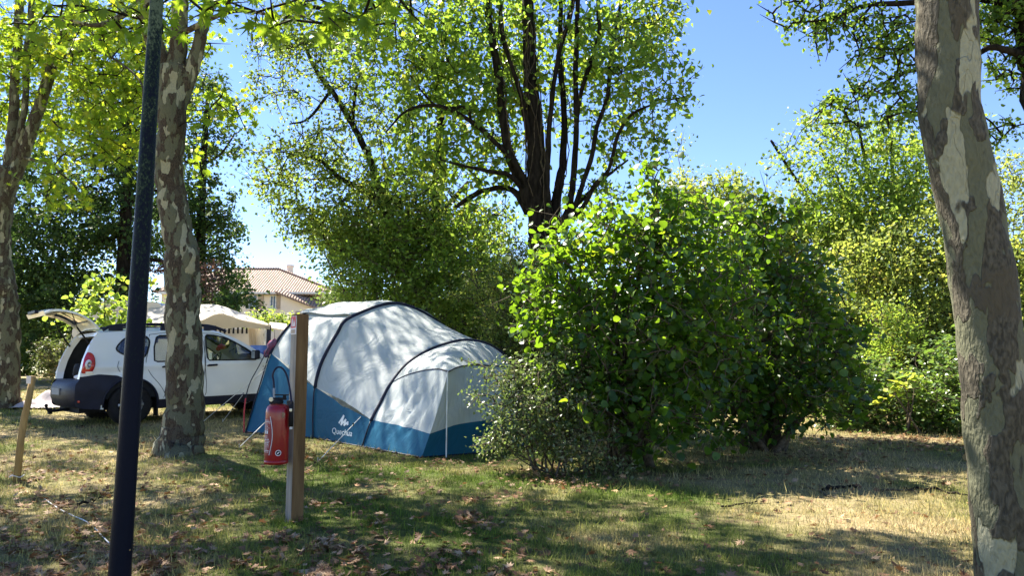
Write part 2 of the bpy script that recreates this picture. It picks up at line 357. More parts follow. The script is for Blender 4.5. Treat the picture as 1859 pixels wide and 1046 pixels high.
def crown(parent, blobs, leaf, kind, mat, lai=2.0, spray=0.35, per=26, up=0.5, limbs=None, twig_mat=None, name='crown', hug=0.55, trunk_parts=None, tone_shift=0.0, twigr=0.008, droop=0.25):
    """blobs: (u, v, Y, ru, rv, rY_m[, lai]) in photo pixels at real depth Y; every spray is a twig with its leaves"""
    pos, tone, tws = [], [], []
    limbpts = np.vstack(limbs) if limbs else None
    allc = []
    for b in blobs:
        u, v, Y, ru, rv, rY = b[:6]; bl = b[6] if len(b) > 6 else lai
        c = P(u, v, Y); a, h = PM(ru, Y), PM(rv, Y)
        area = math.pi * a * h; nl = int(bl * area * 1.5 / (leaf * leaf * {'rhomb': .36, 'heart': .5, 'round': .72, 'plane': .62}[kind])); ns = max(3, nl // per)
        q = rng.normal(0, 1, (ns, 3)); q /= np.linalg.norm(q, axis=1)[:, None]
        q *= (rng.random(ns) ** 0.34)[:, None]
        cen = c + q * np.array([a, rY, h])
        allc.append(np.hstack([cen, np.repeat(c[None], ns, 0)]))
    allc = np.vstack(allc)
    if limbpts is not None:
        # sprays grow one from another, starting from the limbs, so twigs fork like real ones
        dl = np.min(np.linalg.norm(allc[:, None, :3] - limbpts[None, ::2], axis=2), axis=1) if len(allc) * len(limbpts) < 4e6 else rng.random(len(allc))
        allc = allc[np.argsort(dl)]
    nodes = np.zeros((len(allc) + (len(limbpts) if limbpts is not None else 0), 3)); nn = 0
    if limbpts is not None: nodes[:len(limbpts)] = limbpts; nn = len(limbpts)
    for row in allc:
        cc, c = row[:3], row[3:]
        k = max(4, int(per * rng.uniform(0.4, 1.6)))
        dr = None; o = None
        if nn:
            dd = np.linalg.norm(nodes[:nn] - cc, axis=1); o = nodes[int(dd.argmin())].copy(); ln = dd.min()
            if ln > 1e-4: dr = (cc - o) / ln + rng.normal(0, .35, 3)
        if dr is None: dr = cc - c + rng.normal(0, .3, 3)
        dr /= np.linalg.norm(dr) + 1e-9
        w = spray * rng.uniform(0.6, 1.3); t = rng.uniform(-1, 1, (k, 1))
        pp = cc + dr * t * w + rng.normal(0, 1, (k, 3)) * w * np.array([.34, .34, .24])
        pos.append(pp); tone.append(np.clip(rng.normal(rng.normal(.45, .16) + tone_shift, .16, k), 0, 1))
        if o is not None:
            nodes[nn] = cc; nn += 1
            if twig_mat is not None:
                mid = (o + cc) / 2 + rng.normal(0, .08, 3) * ln + np.array([0, 0, .04 * ln])
                tws.append((np.array([o, mid, cc, cc + dr * w]), np.array([1.7, 1.4, 1.1, .3]) * twigr))
    pos = np.vstack(pos); tone = np.concatenate(tone)
    keep = pos[:, 2] > gz(0, pos[:, 1]) + 0.03
    pos, tone = pos[keep], tone[keep]
    size = leaf * rng.uniform(0.45, 1.35, len(pos))
    leaf_mesh(name, pos, size, kind, mat, parent, up=up, tone=tone, droop=droop)
    if tws:
        Vs, Fs, n = [], [], 0
        for p, r in tws:
            V, F = tube(p, r, 4, cap=False); Vs.append(V); Fs.append(np.array(F) + n); n += len(V)
        mk('twig_sprays', np.vstack(Vs), np.vstack(Fs), twig_mat, parent)
def limb_set(parent, defs, mat, sides=12, lump=0.03, name='trunk', sub=5, jit=0.07):
    """defs: polylines of (u, v, Y, diameter px) -> ONE trunk mesh with its limbs"""
    parts, lines = [], []
    for li, d in enumerate(defs):
        pts = np.array([list(P(u, v, Y)) + [PM(w, Y) / 2] for (u, v, Y, w) in d])
        c = catmull(pts, sub)
        if len(d) > 2:
            c[1:-1, :3] += rng.normal(0, 1, (len(c) - 2, 3)) * c[1:-1, 3:4] * jit
        V, F = tube(c[:, :3], np.maximum(c[:, 3], 0.004), sides if pts[0, 3] > .05 else 7, True, lump)
        ks = sides if pts[0, 3] > .05 else 7; ctr = np.repeat(c[:, :3], ks, 0); rv = V - ctr
        f_ = 1 + .035 * np.sin(V[:, 2] * 7 + V[:, 0] * 11) * np.cos(V[:, 1] * 13 + V[:, 2] * 3) + .022 * np.sin(V[:, 2] * 17 + V[:, 1] * 19 + 2 * np.sin(V[:, 0] * 15)) + .012 * np.sin(V[:, 2] * 41 + V[:, 0] * 33) * np.sin(V[:, 1] * 37)
        V = ctr + rv * f_[:, None]
        parts.append((V, F)); lines.append(c[:, :3])
    V, F = join(parts)
    mk(name, V, F, mat, parent, smooth=True)
    return lines

# ------------------------------------------------------------------ the setting: ground
def build_ground():
    xs = np.concatenate([np.linspace(-320, -20, 20)[:-1], np.linspace(-20, 16, 181), np.linspace(16, 320, 20)[1:]])
    ys = np.concatenate([np.linspace(-80, -4, 12)[:-1], np.linspace(-4, 30, 171), np.linspace(30, 500, 20)[1:]])
    X, Y = np.meshgrid(xs, ys)
    Z = gz(X, Y) + 0.0
    near = (np.abs(X) < 20) & (Y < 30) & (Y > -3)
    Z = Z + near * (0.012 * np.sin(X * 2.1 + Y * 1.3) * np.cos(Y * 1.7) + rng.normal(0, 0.004, X.shape))
    V = np.column_stack([X.ravel(), Y.ravel(), Z.ravel()])
    F = np.array(grid_faces(len(ys), len(xs)))
    o = mk('ground', V, F[:, ::-1].copy(), MT['ground'], smooth=True)
    if o.data.polygons[0].normal.z < 0: o.data.flip_normals()
    props(o, kind='structure')
build_ground()

def build_grass():
    n = 330000
    # density falls with distance; only where the lawn can be seen or nearly so
    Y = 3.0 + (22 - 3.0) * rng.random(n * 2) ** 1.9
    X = (rng.random(n * 2) * 2 - 1) * (Y * 0.72 + 0.6)
    # tufts: keep more blades in noise clumps
    cl = np.sin(X * 7.1 + np.sin(Y * 5.3) * 2) * np.cos(Y * 6.7 + np.sin(X * 4.1) * 2) + 0.5 * np.sin(X * 23 + Y * 17)
    keep = rng.random(n * 2) < (0.55 + 0.3 * cl)
    X, Y = X[keep][:n], Y[keep][:n]; n = len(X)
    Z = gz(X, Y) - 0.006
    h = rng.gamma(4, 1, n) / 4 * 0.032 * (1 + Y * 0.03)
    tall = rng.random(n) < 0.02; h[tall] *= 2.0
    w = 0.0022 * (1 + Y * 0.13)
    a = rng.random(n) * 6.283; b = rng.random(n) * 6.283; lean = rng.random(n) * 1.1
    B = np.column_stack([X, Y, Z]); S = np.column_stack([np.cos(a), np.sin(a), np.zeros(n)]) * w[:, None]
    D = np.column_stack([np.cos(b) * lean, np.sin(b) * lean, np.ones(n)]); D /= np.linalg.norm(D, axis=1)[:, None]
    T = B + D * h[:, None]
    # taller tufts and weeds round the post, the trunks and the bush edge
    tb = []
    for (u, v, su, sv, k) in [(545, 950, 22, 6, 26), (330, 825, 40, 5, 14), (900, 870, 60, 8, 26), (1100, 900, 160, 18, 30), (700, 850, 120, 14, 34), (820, 890, 60, 8, 18), (500, 900, 200, 60, 60), (1250, 960, 350, 50, 60), (1450, 870, 120, 10, 20), (225, 1040, 30, 10, 8), (120, 950, 100, 40, 30), (1460, 888, 10, 3, 6)]:
        for _ in range(k):
            c = G(u + rng.normal(0, su), min(1200, max(800, v + rng.normal(0, sv)))); tb.append((c, rng.integers(14, 46), rng.uniform(.02, .07), rng.uniform(.035, .085)))
    B2, S2, T2 = [], [], []
    for c, k, r_, hh in tb:
        p0 = c + np.column_stack([rng.normal(0, r_, k), rng.normal(0, r_, k), np.full(k, -.004)]); a_ = rng.random(k) * 6.283
        ww = rng.uniform(.0016, .0035, k) * (1 + .06 * c[1]); l_ = rng.normal(0, .55, (k, 2))
        dd = np.column_stack([l_, np.ones(k)]); dd /= np.linalg.norm(dd, axis=1)[:, None]
        B2.append(p0); S2.append(np.column_stack([np.cos(a_), np.sin(a_), np.zeros(k)]) * ww[:, None]); T2.append(p0 + dd * (hh * rng.uniform(.5, 1.2, k))[:, None])
    B = np.vstack([B] + B2); S = np.vstack([S] + S2); T = np.vstack([T] + T2); n = len(B)
    V = np.stack([B - S, B + S, T], 1).reshape(-1, 3)
    F = np.arange(n * 3).reshape(-1, 3)
    o = mk('grass', V, F, MT['blade'])
    at = o.data.attributes.new('tone', 'FLOAT', 'FACE'); at.data.foreach_set('value', rng.random(n).astype(np.float32))
    props(o, 'short mown grass, green and straw coloured', 'grass', kind='stuff')
build_grass()

def build_litter():
    pos = []
    def clump(u, v, n, su, sv):
        for _ in range(n):
            p = G(u + rng.normal(0, su), min(1200, max(715, v + rng.normal(0, sv)))); pos.append(p)
    for _ in range(1700):
        v = 735 + 420 * rng.random() ** 0.9; clump(rng.uniform(-100, 1000), v, 1, 30, 2)
    for _ in range(150):
        clump(rng.uniform(0, 700), rng.uniform(790, 1150), rng.integers(3, 10), 16, 6)
    for _ in range(420): clump(rng.uniform(900, 1860), rng.uniform(800, 1100), 1, 8, 3)
    for _ in range(70):
        clump(rng.uniform(-40, 1050), 790 + 330 * rng.random(), rng.integers(8, 26), 13, 4)
    for (u, v, n, su, sv) in [(980, 865, 110, 45, 9), (1050, 880, 60, 60, 8), (560, 830, 60, 50, 8), (820, 845, 50, 40, 5), (660, 822, 60, 70, 6), (1200, 870, 120, 140, 10), (1420, 835, 160, 130, 8),
                              (1650, 800, 420, 110, 5), (1720, 815, 200, 80, 6), (60, 860, 60, 50, 10), (430, 810, 60, 60, 8), (250, 800, 120, 120, 14), (200, 930, 50, 90, 14), (90, 990, 40, 60, 12), (320, 1000, 40, 60, 10), (1550, 890, 30, 60, 5)]:
        clump(u, v, n, su, sv)
    pos = np.array(pos); pos[:, 2] += rng.uniform(0.012, 0.035, len(pos))
    n = len(pos)
    size = rng.uniform(0.03, 0.088, n)
    tone = np.clip(rng.normal(.48, .30, n), 0, 1)
    o = leaf_mesh('fallen_leaves', pos, size, 'plane', MT['litter'], flat=True, tone=tone, droop=0, curl=1.6)
    props(o, 'dry brown and tan leaves scattered over the lawn', 'fallen leaves', kind='stuff')
build_litter()

# ------------------------------------------------------------------ trees and shrubs
def tree(name, label, cat, base_uv=None, base=None, group=None):
    b = G(*base_uv) if base_uv is not None else np.array(base, float)
    t = thing(name, label, cat, b, group)
    return t

# plane tree standing left of the tent
t = tree('plane_tree', 'mottled plane tree forking high up, standing in front of the white car', 'tree', (325, 822))
Y = 9.75
L1 = limb_set(t, [
    [(322, 850, Y, 105), (324, 822, Y, 86), (330, 795, Y, 74), (334, 740, Y, 66), (336, 660, Y, 62), (333, 560, Y, 60), (330, 500, Y, 62), (331, 455, Y, 56), (318, 400, Y, 52), (309, 340, Y, 50), (308, 280, Y, 50), (312, 210, Y, 52), (318, 150, Y, 58), (318, 120, Y, 56)],
    [(322, 170, Y, 44), (322, 100, Y, 34), (326, 40, Y, 30), (326, -60, Y + .1, 28), (335, -260, Y + .2, 22), (350, -520, Y + .2, 12)],
    [(318, 190, Y, 36), (344, 135, Y, 30), (358, 92, Y, 24), (368, 50, Y, 22), (382, 5, Y, 20), (400, -70, Y - .2, 18), (450, -240, Y - .5, 10)],
    [(312, 180, Y, 40), (292, 110, Y, 34), (272, 50, Y, 30), (258, -10, Y - .1, 28), (225, -150, Y - .3, 22), (180, -380, Y - .5, 10)],
    [(352, 450, Y - .05, 20), (345, 470, Y - .1, 30), (342, 500, Y - .05, 34)],
    [(300, 820, Y, 40), (288, 828, Y - .1, 22), (280, 836, Y - .2, 8)], [(345, 815, Y, 44), (362, 822, Y - .12, 22)],
    [(258, 5, Y, 14), (180, 45, Y - .4, 9), (110, 30, Y - .6, 5)], [(330, 60, Y, 12), (420, 20, Y - .8, 8), (520, 30, Y - 1.5, 5), (600, 20, Y - 2.2, 3)],
    [(385, -10, Y, 12), (470, -60, Y - 1, 8), (600, -90, Y - 2, 6), (720, -60, Y - 2.6, 3)],
], MT['plane_bark2'], 16, 0.02, jit=.05)
crown(t, [(215, 10, Y - 2.6, 90, 38, .5, 2.2), (395, 35, Y - 3.2, 42, 40, .35, 2.2), (370, 10, Y - 3.0, 50, 30, .4, 2.0), (450, 10, Y - 3.2, 45, 26, .4, 2.2), (120, 20, Y - 2.6, 70, 30, .5, 1.4), (600, 35, Y - 3.6, 40, 22, .35, 1.3), (650, 10, Y - 3.6, 60, 22, .35, 1.5), (730, 22, Y - 3.8, 26, 30, .25, 1.6), (505, 45, Y - 3.4, 30, 18, .3, 1.3), (290, 40, Y - 2.8, 60, 26, .4, 1.4)],
      0.15, 'plane', MT['plane_leaf'], spray=.26, per=9, up=.5, limbs=L1, twig_mat=MT['bark_dark'], droop=.6, tone_shift=-.3)  # lowered tone puts the shade on these near leaves into their colour
crown(t, [(120, 55, Y - .2, 110, 50, .8, 1.6), (300, 60, Y + .4, 90, 60, .7, 1.4),
          (520, 20, Y - 2.6, 70, 28, .5, 1.12), (620, 35, Y - 2.9, 60, 22, .4, 0.688), (700, 10, Y - 3, 50, 26, .4, 1),
          (400, 210, Y - .4, 30, 22, .4, 0.875), (420, 190, Y - .2, 30, 14, .3, 1), (345, 310, Y + .2, 20, 30, .3, 0.875),
          (100, -140, Y, 260, 130, 1.6, 2), (380, -170, Y - .4, 220, 120, 1.8, 2), (620, -170, Y - 2, 180, 90, 1.2, 1.62), (300, -420, Y, 380, 190, 2.2, 1.75), (-80, -330, Y - 1, 200, 180, 1.4, 1.62)],
      0.135, 'plane', MT['plane_leaf'], spray=.30, per=12, up=.55, limbs=L1, twig_mat=MT['bark_dark'], droop=.5)

crown(t, [(100, -150, Y, 260, 110, 1.6, .7), (380, -180, Y - .4, 220, 110, 1.8, .5), (620, -180, Y - 2, 180, 90, 1.2, .3), (720, -340, Y - 2.6, 170, 110, 1.2, .28), (520, -420, Y - 1.5, 200, 140, 1.5, .3), (960, -420, Y - 2.4, 130, 90, .9, .6), (780, -240, Y - 1.5, 150, 70, 1.0, .35), 
          (300, -420, Y, 380, 190, 2.2, .3), (-60, -230, Y - .8, 200, 150, 1.4, 1.0), (-160, -380, Y - 1.6, 200, 160, 1.4, 1.0)],
      0.14, 'plane', MT['plane_leaf'], spray=.50, per=70, up=.55, limbs=L1, twig_mat=MT['bark_dark'], droop=.5)  # unseen clumps above the view, placed to shade and dapple the lawn

# plane tree on the left edge of the view
Y = 16.2
t = tree('plane_tree', 'three-stemmed mottled plane tree at the left edge beside the heap of grey sheet', 'tree', base=at_ground(P(8, 735, Y)[0], Y))
L2 = limb_set(t, [
    [(12, 750, Y, 62.4), (10, 730, Y, 51.5), (12, 690, Y, 42.1), (14, 620, Y, 39), (10, 560, Y, 42.1), (4, 520, Y, 46.8), (2, 470, Y, 35.9), (2, 410, Y, 32.8), (8, 350, Y, 37.4), (22, 305, Y, 42.1)],
    [(12, 340, Y, 28.1), (20, 270, Y, 21.1), (25, 200, Y, 17.9), (28, 120, Y, 14.8), (34, 40, Y, 15.6), (38, -40, Y, 14), (50, -250, Y, 9.36)],
    [(22, 320, Y, 20.3), (35, 250, Y - .1, 12.5), (46, 180, Y - .1, 11.7), (48, 100, Y, 11.7), (56, 40, Y, 10.9), (60, -80, Y, 9.36)],
    [(20, 325, Y, 31.2), (42, 280, Y, 23.4), (65, 210, Y, 21.8), (92, 130, Y, 19.5), (114, 60, Y, 18.7), (128, 15, Y, 17.2), (150, -60, Y, 15.6), (190, -250, Y, 9.36)],
    [(100, 110, Y, 7.8), (170, 90, Y - .5, 5.46), (250, 140, Y - 1, 3.9), (260, 190, Y - 1, 2.34)], [(120, 40, Y, 9.36), (210, 60, Y + .4, 6.24), (300, 110, Y, 3.9)],
    [(40, 285, Y, 7.02), (90, 300, Y - .6, 4.68), (140, 340, Y - .8, 2.34)],
], MT['plane_bark'], 14, 0.02)
crown(t, [(90, 160, Y + 1.5, 130, 140, 1.2, 1.6), (250, 60, Y + 1.2, 110, 80, 1.2, 1.6), (330, 170, Y + 1.5, 70, 80, 1, 1.2), (150, 110, Y, 130, 90, 1.6, 2.55), (215, 215, Y - .3, 60, 70, 1.2, 3.3), (150, 260, Y - .4, 70, 50, 1.1, 2.85), (100, 330, Y - .7, 42, 42, .7, 2.85), (95, 365, Y - .7, 40, 16, .5, 3.3), (205, 170, Y, 50, 60, 1, 3.15),
          (60, 60, Y + .8, 90, 90, 1.3, 2.25), (15, 200, Y + .6, 40, 110, 1, 1.35), (240, 100, Y + .5, 70, 90, 1.2, 1.95), (230, 290, Y - .5, 30, 30, .6, 2.4), (420, 200, Y - 1, 32, 22, .8, 2.4),
          (150, -120, Y, 320, 130, 3, 1.4), (100, -380, Y, 340, 180, 3, 1.0), (-160, 100, Y, 140, 200, 2.4, 1.8)],
      0.145, 'plane', MT['plane_leaf'], spray=.42, per=16, up=.5, limbs=L2, twig_mat=MT['bark_dark'], tone_shift=.2, droop=.5)

# close plane tree on the right
Y = 3.8
t = tree('plane_tree', 'thick leaning plane trunk with cream bark patches close by on the right', 'tree', base=at_ground(P(1836, 1160, Y)[0], Y))
L3 = limb_set(t, [
    [(1842, 1180, Y, 150), (1838, 1110, Y, 118), (1832, 1046, Y, 104), (1822, 930, Y, 104), (1814, 840, Y, 102), (1803, 700, Y, 106), (1794, 600, Y, 107), (1783, 500, Y, 109), (1768, 410, Y, 108), (1752, 330, Y, 108), (1736, 260, Y, 106), (1725, 190, Y, 105), (1720, 100, Y, 105), (1718, 20, Y, 106), (1716, -80, Y, 108), (1712, -300, Y, 100), (1700, -600, Y, 90)],
    [(1706, -560, Y, 70), (1600, -800, Y + .2, 50), (1450, -1100, Y + .6, 30), (1250, -1300, Y + 1, 14)],
    [(1702, -560, Y, 70), (1760, -820, Y + .1, 56), (1800, -1200, Y + .4, 40), (1830, -1600, Y + .8, 18)],
    [(1712, -380, Y, 40), (1500, -520, Y + .9, 26), (1200, -600, Y + 1.8, 12)], [(1706, -450, Y, 40), (1900, -700, Y + .4, 26), (2200, -900, Y + .8, 12)],
], MT['plane_bark3'], 40, 0.0, sub=8, jit=0.006)
crown(t, [(1250, -900, Y + 1.6, 330, 190, .8, 1.5), (1550, -1250, Y + 1, 420, 260, .8, 1.5), (1900, -1300, Y + 1, 400, 300, .9, 1.4), (1150, -640, Y + 2.4, 300, 130, .8, 1.4), (2050, -950, Y + .6, 280, 200, .7, 1.4), (1650, -860, Y + 1.8, 250, 130, .7, 1.2), (1010, -400, Y + 2.3, 200, 110, .8, 1.7), (1180, -330, Y + 1.5, 160, 80, .6, 1.5)],  # last two blobs, out of view, are added to shade the trunk
      0.14, 'plane', MT['plane_leaf'], spray=.34, per=22, up=.6, limbs=L3, twig_mat=MT['bark_dark'], droop=.5)

# big multi-stemmed poplar in the middle
Y = 13.6
t = tree('poplar_tree', 'tall dark many-stemmed tree with ivy vines rising behind the hazel bush', 'tree', base=at_ground(P(990, 700, Y)[0], Y))
LT = limb_set(t, [
    [(1000, 790, Y, 80.6), (995, 700, Y, 62), (988, 600, Y, 57), (985, 500, Y, 54.6), (985, 440, Y, 52.1), (980, 380, Y, 44.6), (974, 300, Y, 36), (968, 200, Y, 29.1), (962, 120, Y, 24.8), (959, 40, Y, 22.3), (956, -60, Y, 19.8), (950, -300, Y, 14.9), (940, -600, Y, 9)],
    [(975, 400, Y, 28.5), (950, 335, Y, 23.6), (926, 285, Y - .1, 18.6), (914, 220, Y - .2, 16.1), (906, 150, Y - .2, 14.9), (895, 80, Y - .3, 13.6), (885, 20, Y - .3, 12.4), (878, -80, Y - .3, 10.5), (850, -330, Y - .4, 6.75)],
    [(972, 300, Y, 13.6), (955, 220, Y - .2, 11.2), (945, 170, Y - .3, 9.3), (925, 110, Y - .4, 8.06), (912, 60, Y - .4, 9), (905, -30, Y - .4, 7.5), (890, -200, Y - .4, 4.5)],
    [(994, 430, Y - .2, 16.1), (993, 340, Y - .3, 12.4), (995, 270, Y - .3, 10.5), (1001, 190, Y - .3, 9.3), (1014, 100, Y - .3, 8.06), (1036, 25, Y - .3, 9), (1050, -70, Y - .3, 7.5), (1075, -250, Y - .3, 4.5)],
    [(1002, 420, Y + .1, 24.8), (1012, 350, Y + .1, 17.4), (1022, 290, Y + .2, 13.6), (1024, 200, Y + .2, 11.2), (1016, 110, Y + .2, 9.92), (1018, 20, Y + .2, 8.68), (1025, -150, Y + .2, 6.75)],
    [(1008, 420, Y - .1, 18.6), (1030, 385, Y - .1, 13.6), (1040, 330, Y - .2, 11.8), (1046, 240, Y - .2, 10.5), (1045, 140, Y - .2, 9.92), (1048, 40, Y - .2, 8.68), (1052, -80, Y - .2, 9), (1070, -280, Y - .2, 4.5)],
    [(1043, 280, Y - .2, 8.68), (1052, 180, Y - .3, 8.06), (1075, 105, Y - .3, 9), (1088, 60, Y - .3, 8.25), (1086, 0, Y - .3, 7.5), (1100, -150, Y - .3, 4.5)],
    [(1012, 410, Y - .2, 16.1), (1040, 380, Y - .3, 11.2), (1056, 340, Y - .3, 9.3), (1075, 280, Y - .4, 8.68), (1084, 230, Y - .4, 8.06), (1103, 175, Y - .4, 8.25), (1108, 110, Y - .4, 7.5), (1122, 30, Y - .4, 6), (1140, -80, Y - .4, 3.75)],
    [(1040, 395, Y - .3, 8.68), (1062, 370, Y - .4, 9), (1080, 335, Y - .5, 8.25), (1105, 308, Y - .5, 7.5), (1122, 245, Y - .6, 6.75), (1150, 205, Y - .6, 5.25), (1200, 185, Y - .7, 3.75), (1245, 175, Y - .7, 2.25)],
    [(960, 350, Y, 16.1), (938, 300, Y - .2, 11.2), (899, 258, Y - .3, 8.68), (855, 220, Y - .4, 9), (797, 192, Y - .6, 7.5), (740, 200, Y - .8, 5.25), (700, 240, Y - 1, 3)],
    [(855, 220, Y - .4, 6), (845, 195, Y - .5, 5.25), (790, 190, Y - .5, 3.75), (740, 130, Y - .6, 2.25)],
    [(955, 350, Y, 11.2), (925, 318, Y - .3, 9), (899, 313, Y - .5, 7.5), (842, 301, Y - .7, 5.25), (800, 290, Y - .8, 3)],
    [(958, 385, Y, 16.1), (930, 345, Y + .3, 11.2), (882, 345, Y + .5, 9.3), (850, 360, Y + .6, 9), (825, 378, Y + .6, 6)],
    [(1020, 400, Y, 9.92), (1090, 330, Y + .3, 6.75), (1140, 290, Y + .4, 3.75)],
], MT['bark_dark'], 14, 0.05)
# ivy vines twisting up the trunk
vines = []
for k in range(18):
    i0 = rng.integers(0, 5); a = rng.random() * 6.28; path = []
    main = LT[0] if rng.random() < .6 else LT[rng.integers(1, 8)]
    m0 = 4 if main is LT[0] else 0
    for j in range(m0, min(len(main), 46)):
        a += rng.normal(0.05, .22); rr = (PM(27 - j * .3, Y) if main is LT[0] else PM(9, Y)) * rng.uniform(.9, 1.2)
        path.append(main[j] + np.array([math.cos(a) * rr, math.sin(a) * rr, 0]) + rng.normal(0, .012, 3))
    if len(path) > 5: vines.append(tube(np.array(path), rng.uniform(.006, .014), 4, False))
V, F = join(vines); mk('ivy_vines', V, F, MT['bark_grey'], t)
crown(t, [(1000, 60, Y + .6, 110, 200, 1.2, 1.33), (860, 90, Y + .4, 110, 130, 1.6, 1.93), (760, 40, Y, 130, 110, 1.6, 1.56), (800, 200, Y, 90, 90, 1.4, 1.8), (1120, 90, Y, 80, 140, 1.4, 2.16), (1190, 40, Y - .2, 70, 70, 1.1, 1.8), (1190, 160, Y - .4, 70, 60, 1.1, 1.44),
          (1230, 175, Y - .6, 40, 20, .6, 1.44), (1130, 250, Y, 70, 60, 1.0, 1.44), (1080, 360, Y + .5, 70, 40, 1.1, 1.56), (900, 200, Y + .8, 70, 110, 1.2, 1.56), (870, 300, Y + .6, 90, 60, 1, 1.69), (700, 120, Y - .2, 90, 80, 1.3, 1.2), (760, 300, Y + .2, 90, 60, 1.2, 1.8),
          (640, 30, Y, 90, 50, 1.4, 0.961), (1195, 260, Y - .4, 28, 20, .5, 0.721), (880, 400, Y + 1, 80, 40, 1, 1.69)],
      0.10, 'heart', MT['poplar_leaf'], lai=1.0, twigr=.0055, spray=.38, per=18, up=.35, limbs=LT, twig_mat=MT['bark_dark'], droop=.6, tone_shift=.1)

crown(t, [(1060, -150, Y, 220, 130, 2.0, .5), (950, -380, Y, 330, 170, 2.4, .6), (960, -640, Y, 260, 150, 2, .6)],
      0.10, 'heart', MT['poplar_leaf'], spray=.75, per=110, up=.35, limbs=LT, twig_mat=MT['bark_dark'], droop=.6, tone_shift=.1)  # unseen upper crown, clumped and thinned to leave broad sun patches on the lawn

# oak at the left of it
Y = 16.5
t = tree('oak_tree', 'spreading oak with curved bare limbs leaning left above the pale tent', 'tree', base=at_ground(P(770, 700, Y)[0], Y))
LO = limb_set(t, [
    [(775, 740, Y, 70), (770, 640, Y, 52), (756, 540, Y, 42), (735, 465, Y, 30), (722, 430, Y, 22), (700, 380, Y, 16), (688, 345, Y, 14), (672, 290, Y, 13), (655, 255, Y, 12), (635, 218, Y, 11), (608, 172, Y, 10), (589, 149, Y, 9), (565, 110, Y, 7), (553, 75, Y, 5), (540, 20, Y, 3)],
    [(700, 385, Y, 12), (670, 350, Y - .3, 11), (620, 325, Y - .5, 9), (583, 292, Y - .6, 7), (550, 285, Y - .7, 4)],
    [(688, 360, Y, 11), (705, 325, Y, 10), (735, 308, Y - .2, 9), (760, 315, Y - .3, 6)],
    [(640, 225, Y, 8), (645, 170, Y - .2, 6), (655, 130, Y - .3, 4)], [(600, 165, Y, 7), (560, 215, Y - .3, 5), (525, 225, Y - .4, 3)],
    [(735, 470, Y, 18), (790, 400, Y + .4, 12), (850, 330, Y + .8, 7)], [(750, 520, Y, 20), (690, 470, Y - .4, 12), (600, 450, Y - .8, 7)],
    [(790, 300, Y + .4, 18), (800, 220, Y + .4, 15), (795, 120, Y + .4, 11), (780, 20, Y + .4, 7)], [(770, 560, Y + .3, 26), (790, 420, Y + .4, 22), (795, 280, Y + .4, 16)],
], MT['bark_dark'], 12, 0.04)
crown(t, [(520, 80, Y, 70, 60, 1.2, 1.5), (500, 170, Y, 55, 35, 1, 1.35), (560, 60, Y, 70, 60, 1, 1.35), (540, 300, Y - .6, 80, 45, 1.2, 1.95), (590, 260, Y - .3, 70, 45, 1, 1.5), (505, 330, Y - .6, 50, 30, .9, 1.35), (520, 375, Y - .6, 50, 22, .8, 1.35), (620, 110, Y, 60, 60, 1, 1.35),
          (700, 420, Y - .3, 130, 70, 1.4, 3), (600, 410, Y - .3, 90, 55, 1.3, 2.4), (820, 440, Y + .3, 110, 80, 1.4, 3.3), (740, 350, Y, 100, 60, 1.3, 2.1), (680, 200, Y + .3, 90, 70, 1.2, 1.35), (440, -130, Y - .8, 160, 100, 1.6, 1.0), (640, -120, Y - .5, 150, 90, 1.6, .8), (640, 330, Y, 80, 40, 1, 1.5)],  # blobs above the view are added to shade the tent
      0.095, 'rhomb', MT['oak_leaf'], spray=.42, per=26, up=.35, limbs=LO, twig_mat=MT['bark_dark'], tone_shift=.05)

# lower green mass behind the tent
def bush(name, label, cat, base_uvY, blobs, leaf, kind, mat, stems=6, group=None, spray=.3, per=24, lai=2.5, up=.4, stem_px=7, tone_shift=0, bark='bark_grey', droop=.25, leanf=.75):
    u0, v0, Y0 = base_uvY
    b = at_ground(P(u0, v0, Y0)[0], Y0)
    t = thing(name, label, cat, b, group)
    defs, lines = [], []
    for k in range(stems):
        bl = blobs[k % len(blobs)]
        c = P(bl[0], bl[1], bl[2]); tgt = c + rng.normal(0, .3, 3) * np.array([PM(bl[3], Y0), bl[5], PM(bl[4], Y0)])
        tgt = b + (tgt - b) * rng.uniform(leanf, 1.05)
        s0 = b + np.array([rng.normal(0, .12), rng.normal(0, .12), -.05])
        mid = (s0 * .55 + tgt * .45) + np.array([0, 0, .12 * (tgt[2] - b[2])]) + rng.normal(0, .05, 3)
        pts = catmull(np.array([s0, mid, tgt]), 7)
        r0 = PM(stem_px, Y0) / 2 * rng.uniform(.6, 1.2)
        defs.append(tube(pts, np.linspace(r0, r0 * .2, len(pts)), 7, True, .04)); lines.append(pts)
    V, F = join(defs); mk('stems', V, F, MT[bark], t, smooth=True)
    crown(t, blobs, leaf, kind, MT[mat], lai=lai, spray=spray, per=per, up=up, limbs=lines, twig_mat=MT[bark], name='foliage', tone_shift=tone_shift, twigr=.005, droop=droop)
    return t
bush('laurel_bush', 'broad rounded green bush between the house and the tall dark tree', 'bush', (700, 650, 15.2),
     [(650, 480, 15.6, 72, 60, 1.0, 2.4), (700, 500, 15.2, 110, 75, .9), (565, 430, 16, 48, 28, .8, 1.3), (780, 520, 15.0, 90, 75, .9), (670, 560, 15.2, 70, 35, .6), (850, 480, 15.0, 80, 80, .9), (760, 430, 15.4, 90, 50, .8, 2.2), (680, 420, 15.6, 80, 45, .8, 1.8), (850, 560, 15, 60, 60, .7)],
     .085, 'rhomb', 'bright_leaf', stems=9, lai=2.1, spray=.36, tone_shift=-.12, stem_px=9)
bush('holly_bush', 'small dark grey-green bush just right of the house roof', 'bush', (610, 600, 20.5),
     [(618, 545, 20.5, 32, 42, .9), (640, 560, 20.3, 40, 35, .8)], .10, 'rhomb', 'privet_leaf', stems=4, lai=3.4, tone_shift=-.1)
